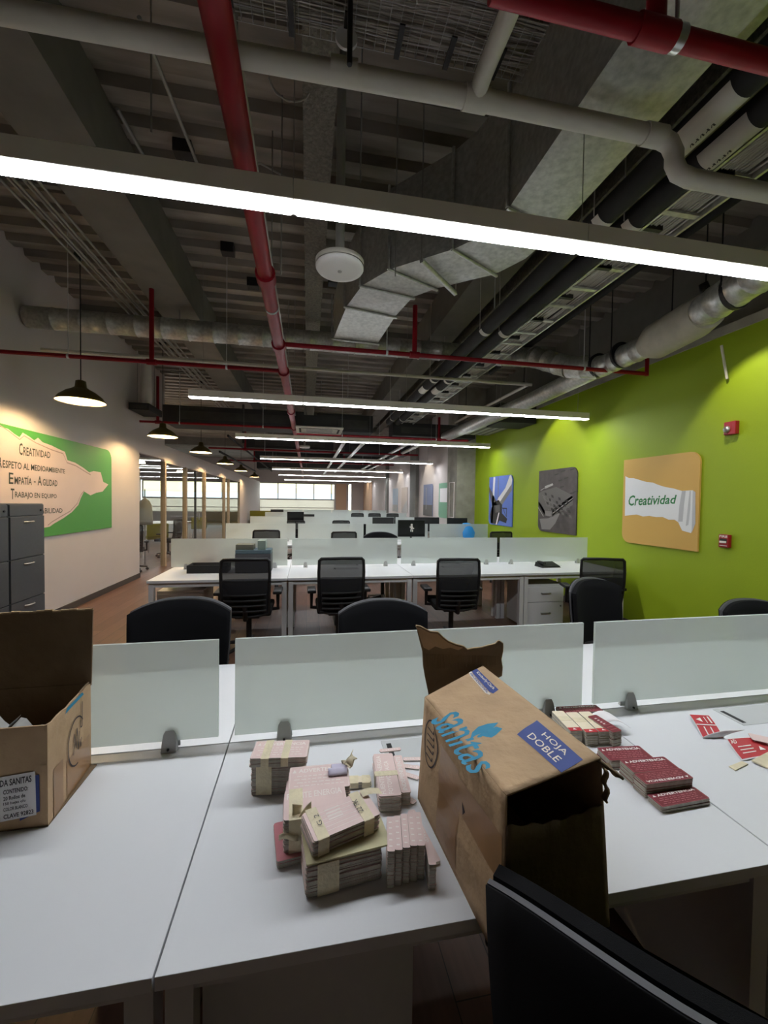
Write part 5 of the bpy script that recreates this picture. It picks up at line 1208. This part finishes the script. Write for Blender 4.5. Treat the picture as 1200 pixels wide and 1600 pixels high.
# stickers
t = empty('curled_sticker', 'red and white sticker curling up on the desk beside the cable flap', 'sticker', (1.47, 1.25, DT))
def f1(u, v): # u across, v along back->front then curling to the right
    a = Vector((.055, .13, .012)).lerp(Vector((-.028, -.002, .001)), v); return a+Vector((.075*u, -.02*u-.0, .0))+Vector((0, 0, .006*math.sin(v*3.1)))
b = MB(); b.grid(lambda u, v: f1(.03+.94*u, .02+.96*v)+Vector((0, 0, .0008)), 6, 8, 0); b.build('red_face', RED_BRIGHT, t)
b = MB(); b.grid(f1, 6, 8); b.build('sheet', PAPER, t)
b = MB(); A = [f1(u, v)+Vector((0, 0, .0025)) for u, v in ((.03, .52), (.97, .52), (.97, .56), (.03, .56))]; b.poly(A)
b.poly([f1(u, v)+Vector((0, 0, .0025)) for u, v in ((.15, .3), (.42, .2), (.42, .42))]); b.poly([f1(u, v)+Vector((0, 0, .0028)) for u, v in ((.6, .15), (.64, .15), (.64, .46), (.6, .46))]); b.poly([f1(u, v)+Vector((0, 0, .0028)) for u, v in ((.78, .12), (.86, .12), (.86, .46), (.78, .46))])
b.poly([f1(u, v)+Vector((0, 0, .0025)) for u, v in ((.3, .62), (.36, .62), (.36, .92), (.3, .92))]); b.poly([f1(u, v)+Vector((0, 0, .0025)) for u, v in ((.6, .62), (.66, .62), (.66, .92), (.6, .92))]); b.build('lettering', CARD_WHITE, t)
b = MB(); b.grid(lambda u, v: (-.028+.075*v+.07*u*u*1.2, -.004-.028*v*.4-.012*u, .001+.028*u), 8, 4); b.build('curl', PAPER, t, solid=.0006)
t = empty('warning_sticker', 'red ADVERTENCIA sticker sheet half under pale paper at the desk edge of the picture', 'sticker', (1.445, 1.11, DT))
def f2(u, v): return Vector((.0+.16*u+.055*v-.0, .0+.02*u*0+.1*v, .0015+.012*(1-u)*v*v+.004*math.sin(u*3)))
b = MB(); b.grid(f2, 8, 6); b.build('sheet', PAPER, t)
b = MB(); b.grid(lambda u, v: f2(.03+.94*u, .05+.9*v)+Vector((0, 0, .0008)), 8, 6); b.build('red_face', RED_BRIGHT, t)
b = MB(); Q = Quad(f2(.06, .74), f2(.8, .74), f2(.8, .92), f2(.06, .92), .002); Q.text(b, 'ADVERTENCIA', 0, 1, 0, 1, bold=.015)
for k in range(3): b.poly([f2(u, v)+Vector((0, 0, .0025)) for u, v in ((.15, .55-k*.15), (.5, .55-k*.15), (.5, .59-k*.15), (.15, .59-k*.15))])
b.poly([f2(u, v)+Vector((0, 0, .0025)) for u, v in ((.62, .3), (.78, .3), (.68, .5))]); b.build('lettering', CARD_WHITE, t)
me = card_mesh(.15, .05, .002, PINK_CARD); o = put_card('pale_paper', me, None, (1.585, 1.185, DT+.014), R(-38)); tag(o, 'pale pink paper strip lying over the red sticker sheet', 'paper')
b = MB(); b.add([(1.369, 1.091, DT), (1.37, 1.071, DT), (1.447, 1.091, DT), (1.44, 1.106, DT)]+[(1.369, 1.091, DT+.003), (1.37, 1.071, DT+.003), (1.447, 1.091, DT+.003), (1.44, 1.106, DT+.003)], [(3, 2, 1, 0), (4, 5, 6, 7), (0, 1, 5, 4), (1, 2, 6, 5), (2, 3, 7, 6), (3, 0, 4, 7)])
tag(b.build('cardboard_chip', TAPE_MASK), 'small beige cardboard chip alone in front of the red sticker sheet', 'cardboard piece')
b = MB(); b.add([(1.469, 1.098, DT+.004), (1.488, 1.06, DT), (1.62, 1.07, DT), (1.6, 1.13, DT+.008)]+[(1.469, 1.098, DT+.008), (1.488, 1.06, DT+.005), (1.62, 1.07, DT+.005), (1.6, 1.13, DT+.012)], [(3, 2, 1, 0), (4, 5, 6, 7), (0, 1, 5, 4), (1, 2, 6, 5), (2, 3, 7, 6), (3, 0, 4, 7)])
tag(b.build('cardboard_chip', TAPE_MASK), 'larger beige cardboard piece cut by the picture edge beside the red sticker sheet', 'cardboard piece')
